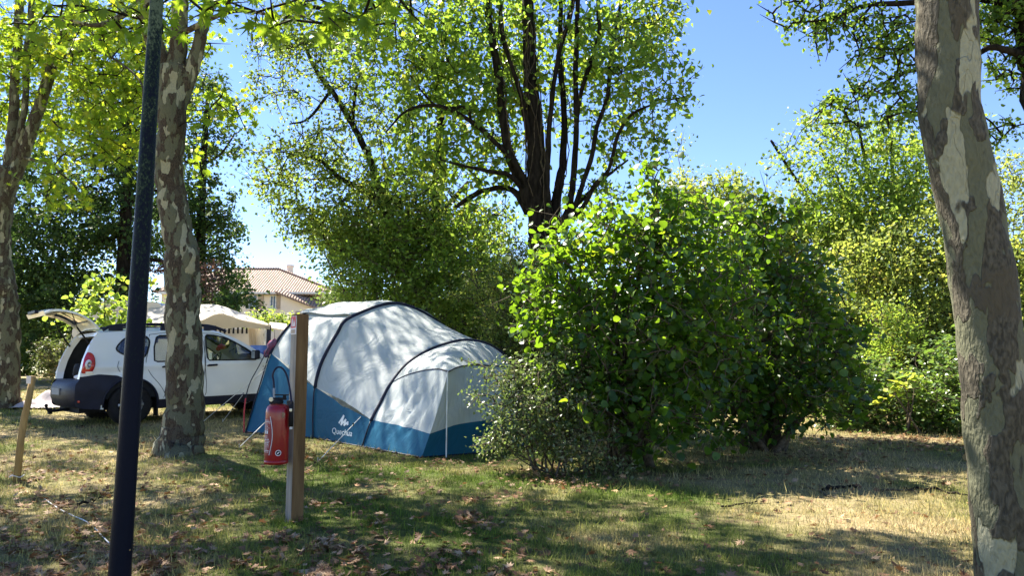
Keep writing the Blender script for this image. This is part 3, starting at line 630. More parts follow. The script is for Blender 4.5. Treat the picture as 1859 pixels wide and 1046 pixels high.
bush('evergreen_bush', 'very dark evergreen bush right behind the tent roof', 'bush', (820, 650, 17.6),
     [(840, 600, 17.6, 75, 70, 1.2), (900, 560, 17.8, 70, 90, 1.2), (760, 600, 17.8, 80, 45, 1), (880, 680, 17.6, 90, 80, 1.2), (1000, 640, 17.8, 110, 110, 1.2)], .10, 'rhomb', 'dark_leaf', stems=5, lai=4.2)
bush('yellow_shrub', 'feathery yellow-green shrub squeezed between the tent and the hazel bush', 'bush', (925, 690, 13.0),
     [(925, 560, 13.0, 35, 70, .5), (900, 590, 13, 30, 50, .4), (895, 510, 13.2, 50, 25, .5, 1.8), (940, 480, 13, 32, 50, .4), (855, 540, 13.6, 45, 18, .4, 1.5), (920, 640, 13, 35, 40, .4), (960, 560, 13, 35, 90, .4)], .045, 'rhomb', 'yellow_leaf', stems=6, lai=2.4, spray=.22, tone_shift=-.05)

# hazel bush (two clumps) in the middle
bush('hazel_bush', 'big broad-leaved hazel bush right beside the tent, bright leaves on its left', 'bush', (1150, 852, 8.9),
     [(1040, 490, 8.7, 85, 75, .7), (1000, 450, 8.6, 55, 40, .4, 1.8), (1120, 470, 8.8, 90, 80, .8), (1200, 480, 8.9, 90, 90, .8), (1190, 380, 8.8, 32, 60, .35, 2.0), (1186, 325, 8.8, 15, 36, .12, 4.5), (1192, 300, 8.8, 11, 14, .08, 6), (1100, 395, 8.7, 22, 30, .2, 2.4), (1010, 405, 8.6, 26, 22, .2, 2.4), (1160, 420, 8.8, 60, 45, .5), (1240, 400, 9, 50, 60, .5, 2.4),
      (1030, 600, 8.7, 95, 90, .8), (1150, 620, 8.6, 120, 110, 1.0), (1240, 640, 8.8, 110, 120, 1.0), (1060, 700, 8.6, 90, 70, .7), (1180, 740, 8.5, 130, 80, .9), (1290, 560, 9.1, 90, 120, .9), (960, 545, 8.8, 35, 45, .3, 1.4), (1300, 400, 9.2, 55, 50, .5, 1.7)],
     .074, 'round', 'hazel_leaf', stems=22, lai=2.6, spray=.26, per=9, up=.6, stem_px=14, droop=.5)
bush('hazel_bush', 'darker hazel bush on the right whose trunk stands on sunny leaf litter', 'bush', (1390, 812, 10.3),
     [(1370, 440, 10.3, 55, 60, .5, 2.0), (1385, 372, 10.3, 12, 36, .15, 3.4), (1330, 400, 10.3, 16, 30, .15, 2.6), (1450, 385, 10.3, 12, 30, .15, 2.6), (1430, 420, 10.3, 40, 50, .4, 1.3), (1340, 520, 10.2, 90, 80, .9), (1440, 530, 10.3, 80, 80, .8, 2.4), (1380, 620, 10.0, 130, 90, 1.0), (1490, 600, 10.3, 60, 80, .7, 2.0), (1535, 640, 10.4, 40, 80, .5, 1.5), (1450, 690, 10.0, 110, 75, .9), (1340, 700, 9.9, 110, 70, .9), (1400, 755, 10, 60, 35, .6), (1500, 740, 10.2, 50, 45, .6, 1.8), (1290, 760, 9.6, 90, 45, .6)],
     .078, 'round', 'hazel_leaf', stems=16, lai=2.4, spray=.28, per=9, up=.6, stem_px=15, tone_shift=-.22, droop=.5)  # lowered tone paints this bush's shade into its leaf colour
bush('privet_bush', 'small-leaved grey-green bush overhanging the front corner of the tent', 'bush', (1000, 862, 8.3),
     [(1010, 740, 8.3, 80, 75, .5), (960, 780, 8.3, 65, 50, .4), (1050, 800, 8.2, 70, 45, .4), (905, 800, 8.25, 38, 28, .25), (940, 700, 8.35, 50, 45, .3, 1.7), (900, 690, 8.4, 38, 14, .2, 1.1), (895, 660, 8.4, 40, 10, .2, .8), (1020, 670, 8.4, 60, 40, .4), (880, 730, 8.35, 25, 25, .2, .8), (1080, 850, 8.1, 70, 20, .3, 1.6)],
     .042, 'rhomb', 'privet_leaf', stems=14, lai=2.1, spray=.18, per=22, stem_px=5)

# right background
bush('willow_tree', 'tall airy yellow-green tree with thin stems rising left of the close trunk', 'tree', (1640, 720, 34),
     [(1560, 250, 17, 70, 35, 1, 1.8), (1480, 230, 17, 50, 30, .8, 1.6), (1440, 290, 17, 40, 30, .7, 1.8), (1520, 330, 17, 60, 50, 1, 2.4), (1620, 280, 17, 60, 60, 1, 2.2), (1600, 370, 17, 80, 50, 1.2, 3), (1500, 400, 17, 60, 35, 1, 2.6), (1660, 350, 17, 50, 70, 1, 2.4), (1560, 430, 17, 90, 40, 1, 3.2), (1455, 360, 17, 35, 20, .6, 1.8), (1720, 300, 17, 50, 110, 1, 2.2), (1560, 400, 16.5, 120, 60, 1, 2.4)],
     .10, 'rhomb', 'bright_leaf', stems=14, lai=1.2, spray=.42, per=22, stem_px=11, tone_shift=.05, bark='bark_dark', leanf=.9)
bush('acacia_bush', 'dense pale yellow-green thicket left of the close trunk above the brambles', 'bush', (1640, 760, 15),
     [(1560, 480, 15.4, 100, 60, 1.2), (1650, 470, 15.4, 90, 70, 1.2), (1700, 560, 15, 70, 90, 1.2), (1590, 560, 15.2, 80, 60, 1), (1640, 620, 15, 60, 40, .9, 2), (1730, 450, 15.2, 50, 100, 1, 2.2)],
     .085, 'rhomb', 'yellow_leaf', stems=9, lai=2.8, spray=.4, per=30, bark='bark_dark')
bush('maple_bush', 'yellow-tinged bushy tree peeking over the hazel bush', 'tree', (1300, 690, 18),
     [(1240, 360, 18, 60, 40, 1, 2), (1300, 350, 18, 60, 30, 1, 2.2), (1350, 380, 18, 70, 40, 1.1, 2.6), (1240, 290, 18, 14, 45, .4, .5), (1230, 330, 18, 30, 30, .6, 1.2), (1400, 430, 18, 70, 45, 1, 2.6), (1280, 430, 18, 120, 70, 1.2, 2.8), (1460, 450, 18, 60, 50, 1, 2.2), (1400, 520, 18, 130, 90, 1.2, 2.6), (1350, 345, 18, 12, 40, .4, .25)],
     .095, 'rhomb', 'yellow_leaf', stems=9, spray=.36, tone_shift=-.08)
bush('acacia_bush', 'yellow-green thicket at the right edge beyond the close trunk', 'bush', (1850, 740, 14),
     [(1850, 330, 14, 50, 60, 1, 2), (1860, 450, 14, 60, 90, 1.1, 2.6), (1880, 600, 14, 70, 110, 1.1, 2.8), (1830, 520, 14.4, 50, 80, 1, 2.4)],
     .08, 'rhomb', 'yellow_leaf', stems=7, spray=.36, bark='bark_dark')
bush('elder_bush', 'bright fresh green sapling lit by the sun behind the brambles', 'bush', (1615, 720, 13.8),
     [(1610, 610, 13.8, 42, 55, .6), (1600, 660, 13.8, 40, 30, .5), (1640, 590, 13.9, 30, 30, .4, 2)], .06, 'rhomb', 'bright_leaf', stems=6, lai=2.6, spray=.25, tone_shift=.2)
bush('bramble_bush', 'low sprawling brambles with glossy leaves left of the chestnut sapling', 'bush', (1570, 790, 12.9),
     [(1560, 680, 12.9, 60, 35, .7), (1600, 720, 12.7, 80, 45, .7), (1530, 730, 12.9, 60, 50, .7), (1570, 770, 12.6, 90, 28, .6), (1500, 690, 13.1, 50, 60, .7)],
     .07, 'heart', 'bramble_leaf', stems=9, lai=2.9, spray=.25, per=16, up=.9)
bush('bramble_bush', 'taller mound of brambles against the close plane trunk', 'bush', (1720, 785, 12.5),
     [(1720, 660, 12.7, 60, 45, .8), (1700, 720, 12.4, 80, 50, .8), (1740, 740, 12.3, 80, 55, .8), (1690, 775, 12.2, 90, 22, .5), (1790, 660, 12.6, 70, 80, .8), (1860, 740, 12.3, 60, 70, .8)],
     .07, 'heart', 'bramble_leaf', stems=9, lai=2.9, spray=.25, per=16, up=.9)
bush('chestnut_sapling', 'sunlit sapling with long bright pointed leaves among the brambles', 'sapling', (1650, 790, 11.9),
     [(1645, 692, 11.9, 32, 10, .25, 2.2), (1665, 690, 11.9, 22, 12, .25, 2), (1640, 720, 11.9, 40, 22, .25, 1.2), (1625, 700, 11.9, 22, 8, .2, 1)], .17, 'rhomb', 'bright_leaf', stems=4, spray=.12, per=7, up=1.0, tone_shift=.35)
bush('evergreen_bush', 'deep dark thicket behind the brambles in the right background', 'bush', (1620, 740, 16.6),
     [(1560, 640, 16.6, 110, 90, 1), (1700, 640, 16.4, 110, 100, 1), (1640, 720, 16.4, 160, 60, 1), (1450, 700, 16.6, 120, 90, 1), (1330, 640, 16.8, 140, 120, 1), (1850, 640, 16, 110, 120, 1), (1180, 640, 16.8, 130, 120, 1)], .10, 'rhomb', 'dark_leaf', stems=6, lai=3.4)

# poplar off to the right whose low branches hang into view
Y = 8.6
t = tree('poplar_tree', 'dark-branched poplar reaching in from behind the close trunk at the top right', 'tree', base=at_ground(P(1935, 700, Y)[0], Y))
LP = limb_set(t, [
    [(1945, 900, Y, 110), (1935, 700, Y, 90), (1925, 450, Y, 80), (1905, 250, Y, 72), (1890, 130, Y, 66), (1872, 40, Y, 56), (1850, -60, Y, 46), (1830, -300, Y, 30), (1815, -600, Y, 14)],
    [(1880, 110, Y, 22), (1840, 95, Y - .1, 13), (1800, 85, Y - .1, 12), (1768, 100, Y, 10), (1700, 120, Y + .1, 8), (1640, 132, Y + .1, 7), (1590, 160, Y, 5), (1540, 190, Y, 3)],
    [(1875, 40, Y, 26), (1820, 2, Y + .1, 20), (1770, -5, Y + .1, 17), (1700, 0, Y, 14), (1640, 5, Y, 11), (1570, 10, Y, 8), (1500, 35, Y, 5), (1440, 40, Y, 3)],
    [(1640, 132, Y + .1, 5), (1622, 155, Y, 4), (1645, 190, Y, 3)], [(1580, 12, Y, 5), (1550, 50, Y, 4), (1560, 90, Y, 3)], [(1860, -20, Y, 26), (1780, -110, Y, 16), (1640, -150, Y, 10), (1500, -160, Y, 5)],
], MT['bark_dark'], 12, 0.04)
crown(t, [(1450, 20, Y, 60, 30, .4, 1.3), (1500, 60, Y, 45, 30, .4, 1.5), (1540, 20, Y, 70, 35, .5, 1.5), (1610, 60, Y, 60, 45, .5, 1.8), (1560, 170, Y, 55, 20, .4, 1.5), (1520, 200, Y, 50, 22, .4, 1.7), (1620, 190, Y, 50, 40, .4, 2.0), (1640, 110, Y, 40, 40, .4, 1.8), (1600, 225, Y, 60, 16, .4, 1.5), (1400, 5, Y, 30, 14, .3, 1.2), (1570, 110, Y, 40, 30, .4, .8),
          (1810, 40, Y + .1, 50, 60, .5, 2.2), (1840, 130, Y + .2, 40, 50, .4, 1.8), (1820, 220, Y + .3, 36, 40, .4, .9), (1860, 20, Y, 60, 50, .5, 2.4), (1550, -110, Y, 260, 90, .9, 1.6), (1750, -220, Y, 240, 120, 1, 1.6), (1850, -480, Y, 220, 160, 1, 1.4)],
      .052, 'heart', MT['poplar_leaf'], spray=.20, per=20, up=.3, limbs=LP, twig_mat=MT['bark_dark'], tone_shift=-.15, droop=.6)

# dark trees behind the car
def bigdark(label, base, Yd, blobs, limbs, leaf=.17, lai=3.0, mat='dark_leaf', ts=0, name='holm_oak_tree'):
    t = tree(name, label, 'tree', base=at_ground(P(base[0], 650, Yd)[0], Yd))
    L = limb_set(t, limbs, MT['bark_dark'], 12, .04)
    crown(t, blobs, leaf, 'rhomb', MT[mat], lai=lai, spray=.55, per=34, up=.35, limbs=L, twig_mat=MT['bark_dark'], tone_shift=ts)
Y = 27
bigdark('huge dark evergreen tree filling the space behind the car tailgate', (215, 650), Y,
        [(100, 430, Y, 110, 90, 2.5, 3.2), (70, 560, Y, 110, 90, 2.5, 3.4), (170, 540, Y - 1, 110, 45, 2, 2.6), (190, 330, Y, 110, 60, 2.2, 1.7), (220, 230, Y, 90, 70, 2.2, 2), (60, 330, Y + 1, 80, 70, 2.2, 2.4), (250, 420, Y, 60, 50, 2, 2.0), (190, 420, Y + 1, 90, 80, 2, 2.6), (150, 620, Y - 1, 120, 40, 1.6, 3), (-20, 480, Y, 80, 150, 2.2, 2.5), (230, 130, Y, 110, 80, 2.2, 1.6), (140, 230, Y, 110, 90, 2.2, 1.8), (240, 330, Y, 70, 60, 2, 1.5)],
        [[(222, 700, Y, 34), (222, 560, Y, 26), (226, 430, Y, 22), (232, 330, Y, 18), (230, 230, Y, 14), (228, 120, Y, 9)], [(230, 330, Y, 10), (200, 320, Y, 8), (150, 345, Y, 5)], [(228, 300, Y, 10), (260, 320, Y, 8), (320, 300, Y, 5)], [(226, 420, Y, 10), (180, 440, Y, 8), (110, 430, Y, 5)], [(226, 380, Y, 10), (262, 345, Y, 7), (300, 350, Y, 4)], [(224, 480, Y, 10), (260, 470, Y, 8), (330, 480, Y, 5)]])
Y = 30
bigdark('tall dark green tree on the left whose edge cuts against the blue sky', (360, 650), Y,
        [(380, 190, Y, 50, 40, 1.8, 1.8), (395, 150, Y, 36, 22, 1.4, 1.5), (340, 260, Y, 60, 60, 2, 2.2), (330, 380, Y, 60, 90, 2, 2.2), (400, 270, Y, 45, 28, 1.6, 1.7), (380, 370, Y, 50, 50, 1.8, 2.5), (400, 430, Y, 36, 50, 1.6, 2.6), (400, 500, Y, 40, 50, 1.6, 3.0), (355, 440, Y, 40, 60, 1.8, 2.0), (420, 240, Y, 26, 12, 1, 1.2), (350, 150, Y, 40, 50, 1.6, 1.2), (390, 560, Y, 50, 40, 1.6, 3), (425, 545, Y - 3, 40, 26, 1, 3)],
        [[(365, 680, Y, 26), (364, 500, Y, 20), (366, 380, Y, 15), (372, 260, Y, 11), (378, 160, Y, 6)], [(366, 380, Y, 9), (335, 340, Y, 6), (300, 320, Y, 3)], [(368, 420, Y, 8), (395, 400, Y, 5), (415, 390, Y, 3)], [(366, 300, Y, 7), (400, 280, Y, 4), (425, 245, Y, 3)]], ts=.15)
bush('copper_bush', 'purple-leaved shrub between the plane trunk and the house', 'bush', (385, 640, 27),
     [(378, 500, 27, 22, 28, .8, 2.2), (300, 500, 27, 26, 26, .8, 1.6), (365, 540, 27, 30, 16, .8, 1.6)], .12, 'rhomb', 'copper_leaf', stems=4, stem_px=4)
bush('lime_sapling', 'light green sapling with hanging leaves behind the raised tailgate', 'sapling', (190, 640, 17.5),
     [(190, 520, 17.5, 42, 30, .5, 1.2), (205, 560, 17.5, 45, 26, .5, 1.8), (150, 545, 17.5, 30, 20, .4, .7), (185, 580, 17.5, 55, 22, .5, 1.2), (118, 575, 17.2, 20, 12, .3, 1.2), (240, 590, 17.5, 50, 20, .5, 1.4), (280, 520, 17.5, 15, 20, .4, .7)],
     .11, 'round', 'bright_leaf', stems=6, spray=.25, per=10, stem_px=5, tone_shift=.1)
# far tree line so that gaps low down show leaves, not open horizon
for (u, Yd, w, h, lab) in [(40, 36, 150, 150, 'distant dark tree low at the far left'), (250, 40, 110, 70, 'distant low tree seen between the pole and the plane trunk'), (760, 34, 150, 110, 'distant tree behind the spreading oak'), (1040, 33, 140, 110, 'distant tree behind the multi-stemmed trunk'),
                      (1330, 30, 170, 150, 'distant tree hidden mostly by the two hazel bushes'), (1620, 30, 150, 200, 'distant tree behind the willow with thin stems'), (1880, 30, 140, 220, 'distant tree at the far right edge')]:
    bush('distant_tree', lab, 'tree', (u, 660, Yd), [(u, 620 - h * .3, Yd, w, h * .6, 2.5), (u + w * .3, 640 - h * .1, Yd, w * .8, h * .5, 2), (u - w * .4, 640, Yd, w * .7, h * .4, 2)],
         .16, 'rhomb', 'oak_leaf', stems=3, lai=2.6, spray=.6, per=36, group='distant trees at the back of the campsite', tone_shift=-.2)

# ------------------------------------------------------------------ object materials
MT['tent_grey'] = fabric('pale grey tent cloth', (0.62, 0.67, 0.67), 0.3, 0.55, 0.45)
MT['tent_blue'] = fabric('blue tent cloth', (0.009, 0.115, 0.215), 0.18, 0.5, 0.40)
MT['navy_trim'] = simple('navy webbing', (0.012, 0.014, 0.035), 0.6, 0.3, var=.3)
MT['cord_white'] = simple('white cord', (0.75, 0.75, 0.72), 0.7)
MT['print_white'] = simple('white print', (0.72, 0.78, 0.80), 0.6, var=.05)
MT['car_white'] = simple('white car paint', (0.74, 0.75, 0.75), 0.28, 0.5, var=.05, scale=1.5, coat=0.6)
MT['car_dark'] = simple('dark navy bumper plastic', (0.010, 0.012, 0.028), 0.5, 0.25, var=.3, scale=5, bump=.15, bscale=200)
MT['black'] = simple('black rubber', (0.010, 0.010, 0.012), 0.75, 0.3, var=.4, scale=14, bump=.3, bscale=60)
MT['interior'] = simple('dark grey car interior', (0.03, 0.032, 0.036), 0.8, 0.2, var=.3)
MT['interior_grey'] = simple('light grey trim', (0.30, 0.31, 0.31), 0.7, 0.2, var=.15)
MT['steel'] = simple('silver wheel paint', (0.42, 0.44, 0.46), 0.4, 0.5, metal=.5, var=.2)
MT['glass'] = glass_mat('window glass')
MT['glass_dark'] = glass_mat('tinted glass', (0.25, 0.30, 0.32), 0.15)
MT['red_lens'] = simple('red lamp lens', (0.50, 0.012, 0.015), 0.15, 0.6, coat=.8, var=.2)
MT['clear_lens'] = simple('clear lamp lens', (0.65, 0.62, 0.6), 0.15, 0.6, coat=.8)
MT['ext_red'] = simple('red extinguisher paint', (0.27, 0.004, 0.008), 0.32, 0.4, coat=.3, var=.15, scale=3)
MT['label_red'] = simple('extinguisher label', (0.24, 0.02, 0.03), 0.4, var=.1)
MT['hose'] = simple('blue black hose', (0.008, 0.010, 0.035), 0.55, 0.25, var=.2)
MT['brass'] = simple('bright metal', (0.5, 0.48, 0.42), 0.35, 0.5, metal=.8)
MT['wood_post'] = simple('weathered timber', (0.19, 0.115, 0.05), 0.85, 0.2, c2=(0.11, 0.062, 0.026), scale=9, stretch=(3, 3, .3), bump=.4, bscale=30)
MT['wood_grey'] = simple('grey timber', (0.36, 0.33, 0.28), 0.9, 0.2, c2=(0.24, 0.21, 0.17), scale=9, stretch=(3, 3, .3), bump=.3)
MT['bamboo'] = simple('cut stake wood', (0.34, 0.24, 0.10), 0.8, 0.2, c2=(0.22, 0.145, 0.06), scale=10, stretch=(2, 2, .4), bump=.4)
MT['tarp'] = simple('mauve grey sheet', (0.42, 0.37, 0.38), 0.75, 0.2, var=.2, scale=3, bump=.2)
MT['canvas'] = fabric('beige canvas', (0.80, 0.74, 0.65), 0.35, 0.8, .12)
MT['canvas_dark'] = fabric('tan canvas wall', (0.55, 0.47, 0.37), 0.3, 0.8, .15)
MT['caravan'] = simple('caravan cream paint', (0.66, 0.60, 0.55), 0.4, 0.4, var=.08, scale=2)
MT['render_wall'] = simple('pale house render', (0.80, 0.70, 0.58), 0.95, 0.1, var=.08, scale=1.2, bump=.1)
MT['frame_white'] = simple('white frame', (0.72, 0.72, 0.70), 0.5)
MT['shutter_blue'] = simple('blue grey shutter', (0.12, 0.17, 0.25), 0.6, var=.1)
MT['shutter_tan'] = simple('open tan shutter', (0.42, 0.33, 0.25), 0.7, var=.1)
MT['pane'] = simple('house pane', (0.10, 0.14, 0.19), 0.08, 0.8, var=.3)
MT['plastic_blue'] = simple('blue plastic', (0.03, 0.10, 0.35), 0.4, var=.2)
MT['cloth_white'] = simple('white cloth', (0.7, 0.7, 0.72), 0.9)
MT['cloth_pink'] = simple('red and pink cloth', (0.22, 0.03, 0.05), 0.9, c2=(0.16, .11, .2), scale=14)
MT['cloth_teal'] = simple('teal bag cloth', (0.04, 0.18, 0.25), 0.9, var=.4)
MT['sign_red'] = simple('sign red', (0.55, 0.03, 0.05), 0.5, var=.05)
MT['sign_white'] = simple('sign white', (0.7, 0.66, 0.66), 0.5, var=.05)
def tile_mat():
    m, nt, out = new_mat('clay roof tiles'); L = nt.links.new
    mp = coords(nt, (1, 1, 1))
    w = nd(nt, 'ShaderNodeTexWave'); w.inputs['Scale'].default_value = 1.5; w.inputs['Distortion'].default_value = .4; w.bands_direction = 'X'
    L(mp.outputs[0], w.inputs['Vector'])
    n = nd(nt, 'ShaderNodeTexNoise'); n.inputs['Scale'].default_value = 3.0; n.inputs['Detail'].default_value = 8; n.inputs['Roughness'].default_value = .8; L(mp.outputs[0], n.inputs['Vector'])
    r = ramp(nt, [(.3, (0.20, 0.13, 0.10)), (.5, (0.34, 0.23, 0.17)), (.7, (0.48, 0.38, 0.30))]); L(n.outputs[0], r.inputs[0])
    r2 = ramp(nt, [(0, .55), (.4, 1.0)]); L(w.outputs[0], r2.inputs[0])
    mu = nd(nt, 'ShaderNodeMixRGB', blend_type='MULTIPLY'); mu.inputs[0].default_value = 1; L(r.outputs[0], mu.inputs[1]); L(r2.outputs[0], mu.inputs[2])
    p = nd(nt, 'ShaderNodeBsdfPrincipled'); p.inputs['Roughness'].default_value = .9; L(mu.outputs[0], p.inputs['Base Color'])
    bp = nd(nt, 'ShaderNodeBump'); bp.inputs['Distance'].default_value = .08; L(w.outputs[0], bp.inputs['Height']); L(bp.outputs[0], p.inputs['Normal'])
    L(p.outputs[0], out.inputs[0]); return m
MT['tiles'] = tile_mat()
def pole_mat():
    m, nt, out = new_mat('lamp pole paint with lichen'); L = nt.links.new
    mp = coords(nt, (1, 1, .6))
    n = nd(nt, 'ShaderNodeTexNoise'); n.inputs['Scale'].default_value = 90; n.inputs['Detail'].default_value = 6; n.inputs['Roughness'].default_value = .8; L(mp.outputs[0], n.inputs['Vector'])
    ge = nd(nt, 'ShaderNodeTexCoord'); sx = nd(nt, 'ShaderNodeSeparateXYZ'); L(ge.outputs['Object'], sx.inputs[0])
    # lichen grows on the upper pole, mostly on its left flank
    a = nd(nt, 'ShaderNodeMapRange'); a.inputs['From Min'].default_value = .9; a.inputs['From Max'].default_value = 2.3; a.inputs['To Min'].default_value = -.22; a.inputs['To Max'].default_value = .08; L(sx.outputs['Z'], a.inputs[0])
    n2 = nd(nt, 'ShaderNodeTexNoise'); n2.inputs['Scale'].default_value = 5; n2.inputs['Detail'].default_value = 3; L(mp.outputs[0], n2.inputs['Vector'])
    a2 = nd(nt, 'ShaderNodeMath', operation='MULTIPLY_ADD'); a2.inputs[1].default_value = .5; L(n2.outputs[0], a2.inputs[0]); L(a.outputs[0], a2.inputs[2])
    s = nd(nt, 'ShaderNodeMath', operation='ADD'); L(n.outputs[0], s.inputs[0]); L(a2.outputs[0], s.inputs[1])
    r = ramp(nt, [(.70, (0.003, 0.005, 0.015)), (.80, (0.012, 0.024, 0.016)), (.92, (0.09, 0.12, 0.08))]); L(s.outputs[0], r.inputs[0])
    r3 = ramp(nt, [(.72, .35), (.9, .9)]); L(s.outputs[0], r3.inputs[0])
    sp = ramp(nt, [(.72, 0.0), (.75, 1.0)]); L(n.outputs[0], sp.inputs[0])
    mx = nd(nt, 'ShaderNodeMixRGB'); L(sp.outputs[0], mx.inputs[0]); L(r.outputs[0], mx.inputs[1]); mx.inputs[2].default_value = (.2, .2, .2, 1)
    p = nd(nt, 'ShaderNodeBsdfPrincipled'); L(mx.outputs[0], p.inputs['Base Color']); L(r3.outputs[0], p.inputs['Roughness']); p.inputs['Specular IOR Level'].default_value = .08
    bp = nd(nt, 'ShaderNodeBump'); bp.inputs['Distance'].default_value = .003; L(s.outputs[0], bp.inputs['Height']); L(bp.outputs[0], p.inputs['Normal'])
    L(p.outputs[0], out.inputs[0]); return m
MT['pole'] = pole_mat()

# ------------------------------------------------------------------ house far behind
def build_house():
    D = 60.0
    zg = float(gz(0, D))
    t = thing('house', 'pale two-storey house with terracotta tiled roof and blue shutters behind the hedge', 'house', (P(470, 600, D)[0], D, zg))
    xa, xb = P(290, 600, D)[0], P(512, 600, D)[0]          # main block
    ze = P(480, 528, D)[2]; zr = P(470, 489, D + 4)[2]
    def prism(x0, x1, y0, y1, z0, z1): return box(((x0 + x1) / 2, (y0 + y1) / 2, (z0 + z1) / 2), (x1 - x0, y1 - y0, z1 - z0))
    wall = prism(xa, xb, D, D + 8, zg - 1, ze)
    xc = P(572, 600, D)[0]
    # lower wing with a sloping roof line on the right
    zw0, zw1 = P(520, 534, D)[2], P(560, 549, D)[2]
    V = [(xb + .003, D - .6, zg - 1), (xc + 1.6, D - .6, zg - 1), (xc + 1.6, D - .6, zw1 - .9), (xb + .003, D - .6, zw0), (xb + .003, D + 6, zg - 1), (xc + 1.6, D + 6, zg - 1), (xc + 1.6, D + 6, zw1 - .9), (xb + .003, D + 6, zw0)]
    F = [(0, 1, 2, 3), (5, 4, 7, 6), (1, 5, 6, 2), (4, 0, 3, 7), (3, 2, 6, 7), (4, 5, 1, 0)]
    Vw, Fw = join([wall, (V, F), prism(xb + .004, xc + 1.8, D + .3, D + 7, zw0 - 2.5, ze - .02)])
    mk('wall', Vw, Fw, MT['render_wall'], t)
    # hipped main roof with eave overhang
    e = .5; xh = xc + 2.0
    V = [(xa - e, D - e, ze), (xh, D - e, ze - .25), (xh, D + 8 + e, ze - .25), (xa - e, D + 8 + e, ze), (xa + 3, D + 4, zr), (P(506, 492, D + 4)[0], D + 4, zr)]
    V += [(x, y, z - .18) for x, y, z in V[:4]]
    F = [(0, 1, 5, 4), (1, 2, 5), (2, 3, 4, 5), (3, 0, 4), (6, 7, 1, 0), (7, 8, 2, 1), (8, 9, 3, 2), (9, 6, 0, 3), (9, 8, 7, 6)]
    r = mk('roof', V, F, MT['tiles'], t)
    V = [(xb - .3, D - 1.1, zw0 + .12), (xc + 2, D - 1.1, zw1 - 1.15), (xc + 2, D + .2, zw1 - .3), (xb + .2, D + .28, zw0 + .5)]
    V += [(x, y, z - .16) for x, y, z in V]
    mk('porch_roof', V, [(0, 1, 2, 3), (7, 6, 5, 4), (0, 4, 5, 1), (1, 5, 6, 2), (2, 6, 7, 3), (3, 7, 4, 0)], MT['tiles'], t)
    V, F = lathe([(.28, 0), (.28, .9), (.34, .9), (.34, 1.1)], (P(520, 500, D + 4)[0], D + 5, zr - .6), 8)
    mk('chimney', V, F, MT['render_wall'], r)
    ridge = tube(np.array([V_ for V_ in [(xa + 3, D + 4, zr + .05), (P(506, 492, D + 4)[0], D + 4, zr + .05), (xh, D - e, ze - .2)]]), .10, 6)
    mk('ridge_tiles', *ridge, MT['tiles'], r)
    mk('fascia', *box(((xa + xh) / 2, D - e - .03, ze - .22), (xh - xa, .05, .16)), MT['frame_white'], t)
    for (u0, u1, v0, v1, sh) in [(452, 467, 535, 561, 1), (491, 501, 537, 561, 1), (400, 416, 535, 561, 1)]:
        x0, x1 = P(u0, 550, D)[0], P(u1, 550, D)[0]; z0, z1 = P(460, v1, D)[2], P(460, v0, D)[2]
        w = mk('window', *join([box(((x0 + x1) / 2, D - .03, z1), (x1 - x0 + .1, .08, .08)), box(((x0 + x1) / 2, D - .05, z0), (x1 - x0 + .3, .14, .08)), box((x0, D - .03, (z0 + z1) / 2), (.08, .078, z1 - z0 - .09)),
                                box((x1, D - .03, (z0 + z1) / 2), (.08, .078, z1 - z0 - .09)), box(((x0 + x1) / 2, D - .03, (z0 + z1) / 2), (.06, .076, z1 - z0 - .09))]), MT['frame_white'], t)
        mk('pane', *box(((x0 + x1) / 2, D - .012, (z0 + z1) / 2), (x1 - x0 - .09, .03, z1 - z0 - .09)), MT['pane'], w)
        mk('shutter', *box((x1 + .28, D - .04, (z0 + z1) / 2), (.42, .05, z1 - z0)), MT['shutter_tan'], t)
        mk('blind', *join([box(((x0 + x1) / 2, D - .035, z1 - .1 - k * .12), (x1 - x0 - .12, .02, .09)) for k in range(7)]), MT['shutter_blue'], w)
    mk('basement_window', *box((P(552, 572, D)[0], D - .62, P(552, 575, D)[2]), (1.0, .06, .7)), MT['shutter_tan'], t)
build_house()
bush('laurel_hedge', 'bright yellow-green clipped hedge in front of the house wall', 'hedge', (495, 620, 33),
     [(470, 580, 33, 25, 16, .8, 2.4), (500, 580, 33, 35, 17, .8, 2.4), (525, 590, 33, 22, 18, .8, 2.2), (440, 580, 33, 20, 14, .8, 2)], .15, 'rhomb', 'bright_leaf', stems=5, spray=.3, per=16, stem_px=3, tone_shift=.2, up=.8)
bush('garden_hedge', 'square clipped hedge with browned top behind the car bumper', 'hedge', (112, 700, 17.8),
     [(112, 645, 17.8, 26, 22, .6, 3.4), (95, 650, 17.8, 20, 26, .6, 3.4), (130, 650, 17.8, 20, 26, .6, 3.4), (112, 675, 17.8, 34, 16, .6, 3.4), (112, 622, 17.8, 30, 7, .5, 3), (90, 630, 17.8, 14, 10, .5, 3)], .06, 'rhomb', 'hedge_leaf', stems=5, spray=.14, per=20, stem_px=4, tone_shift=.05)

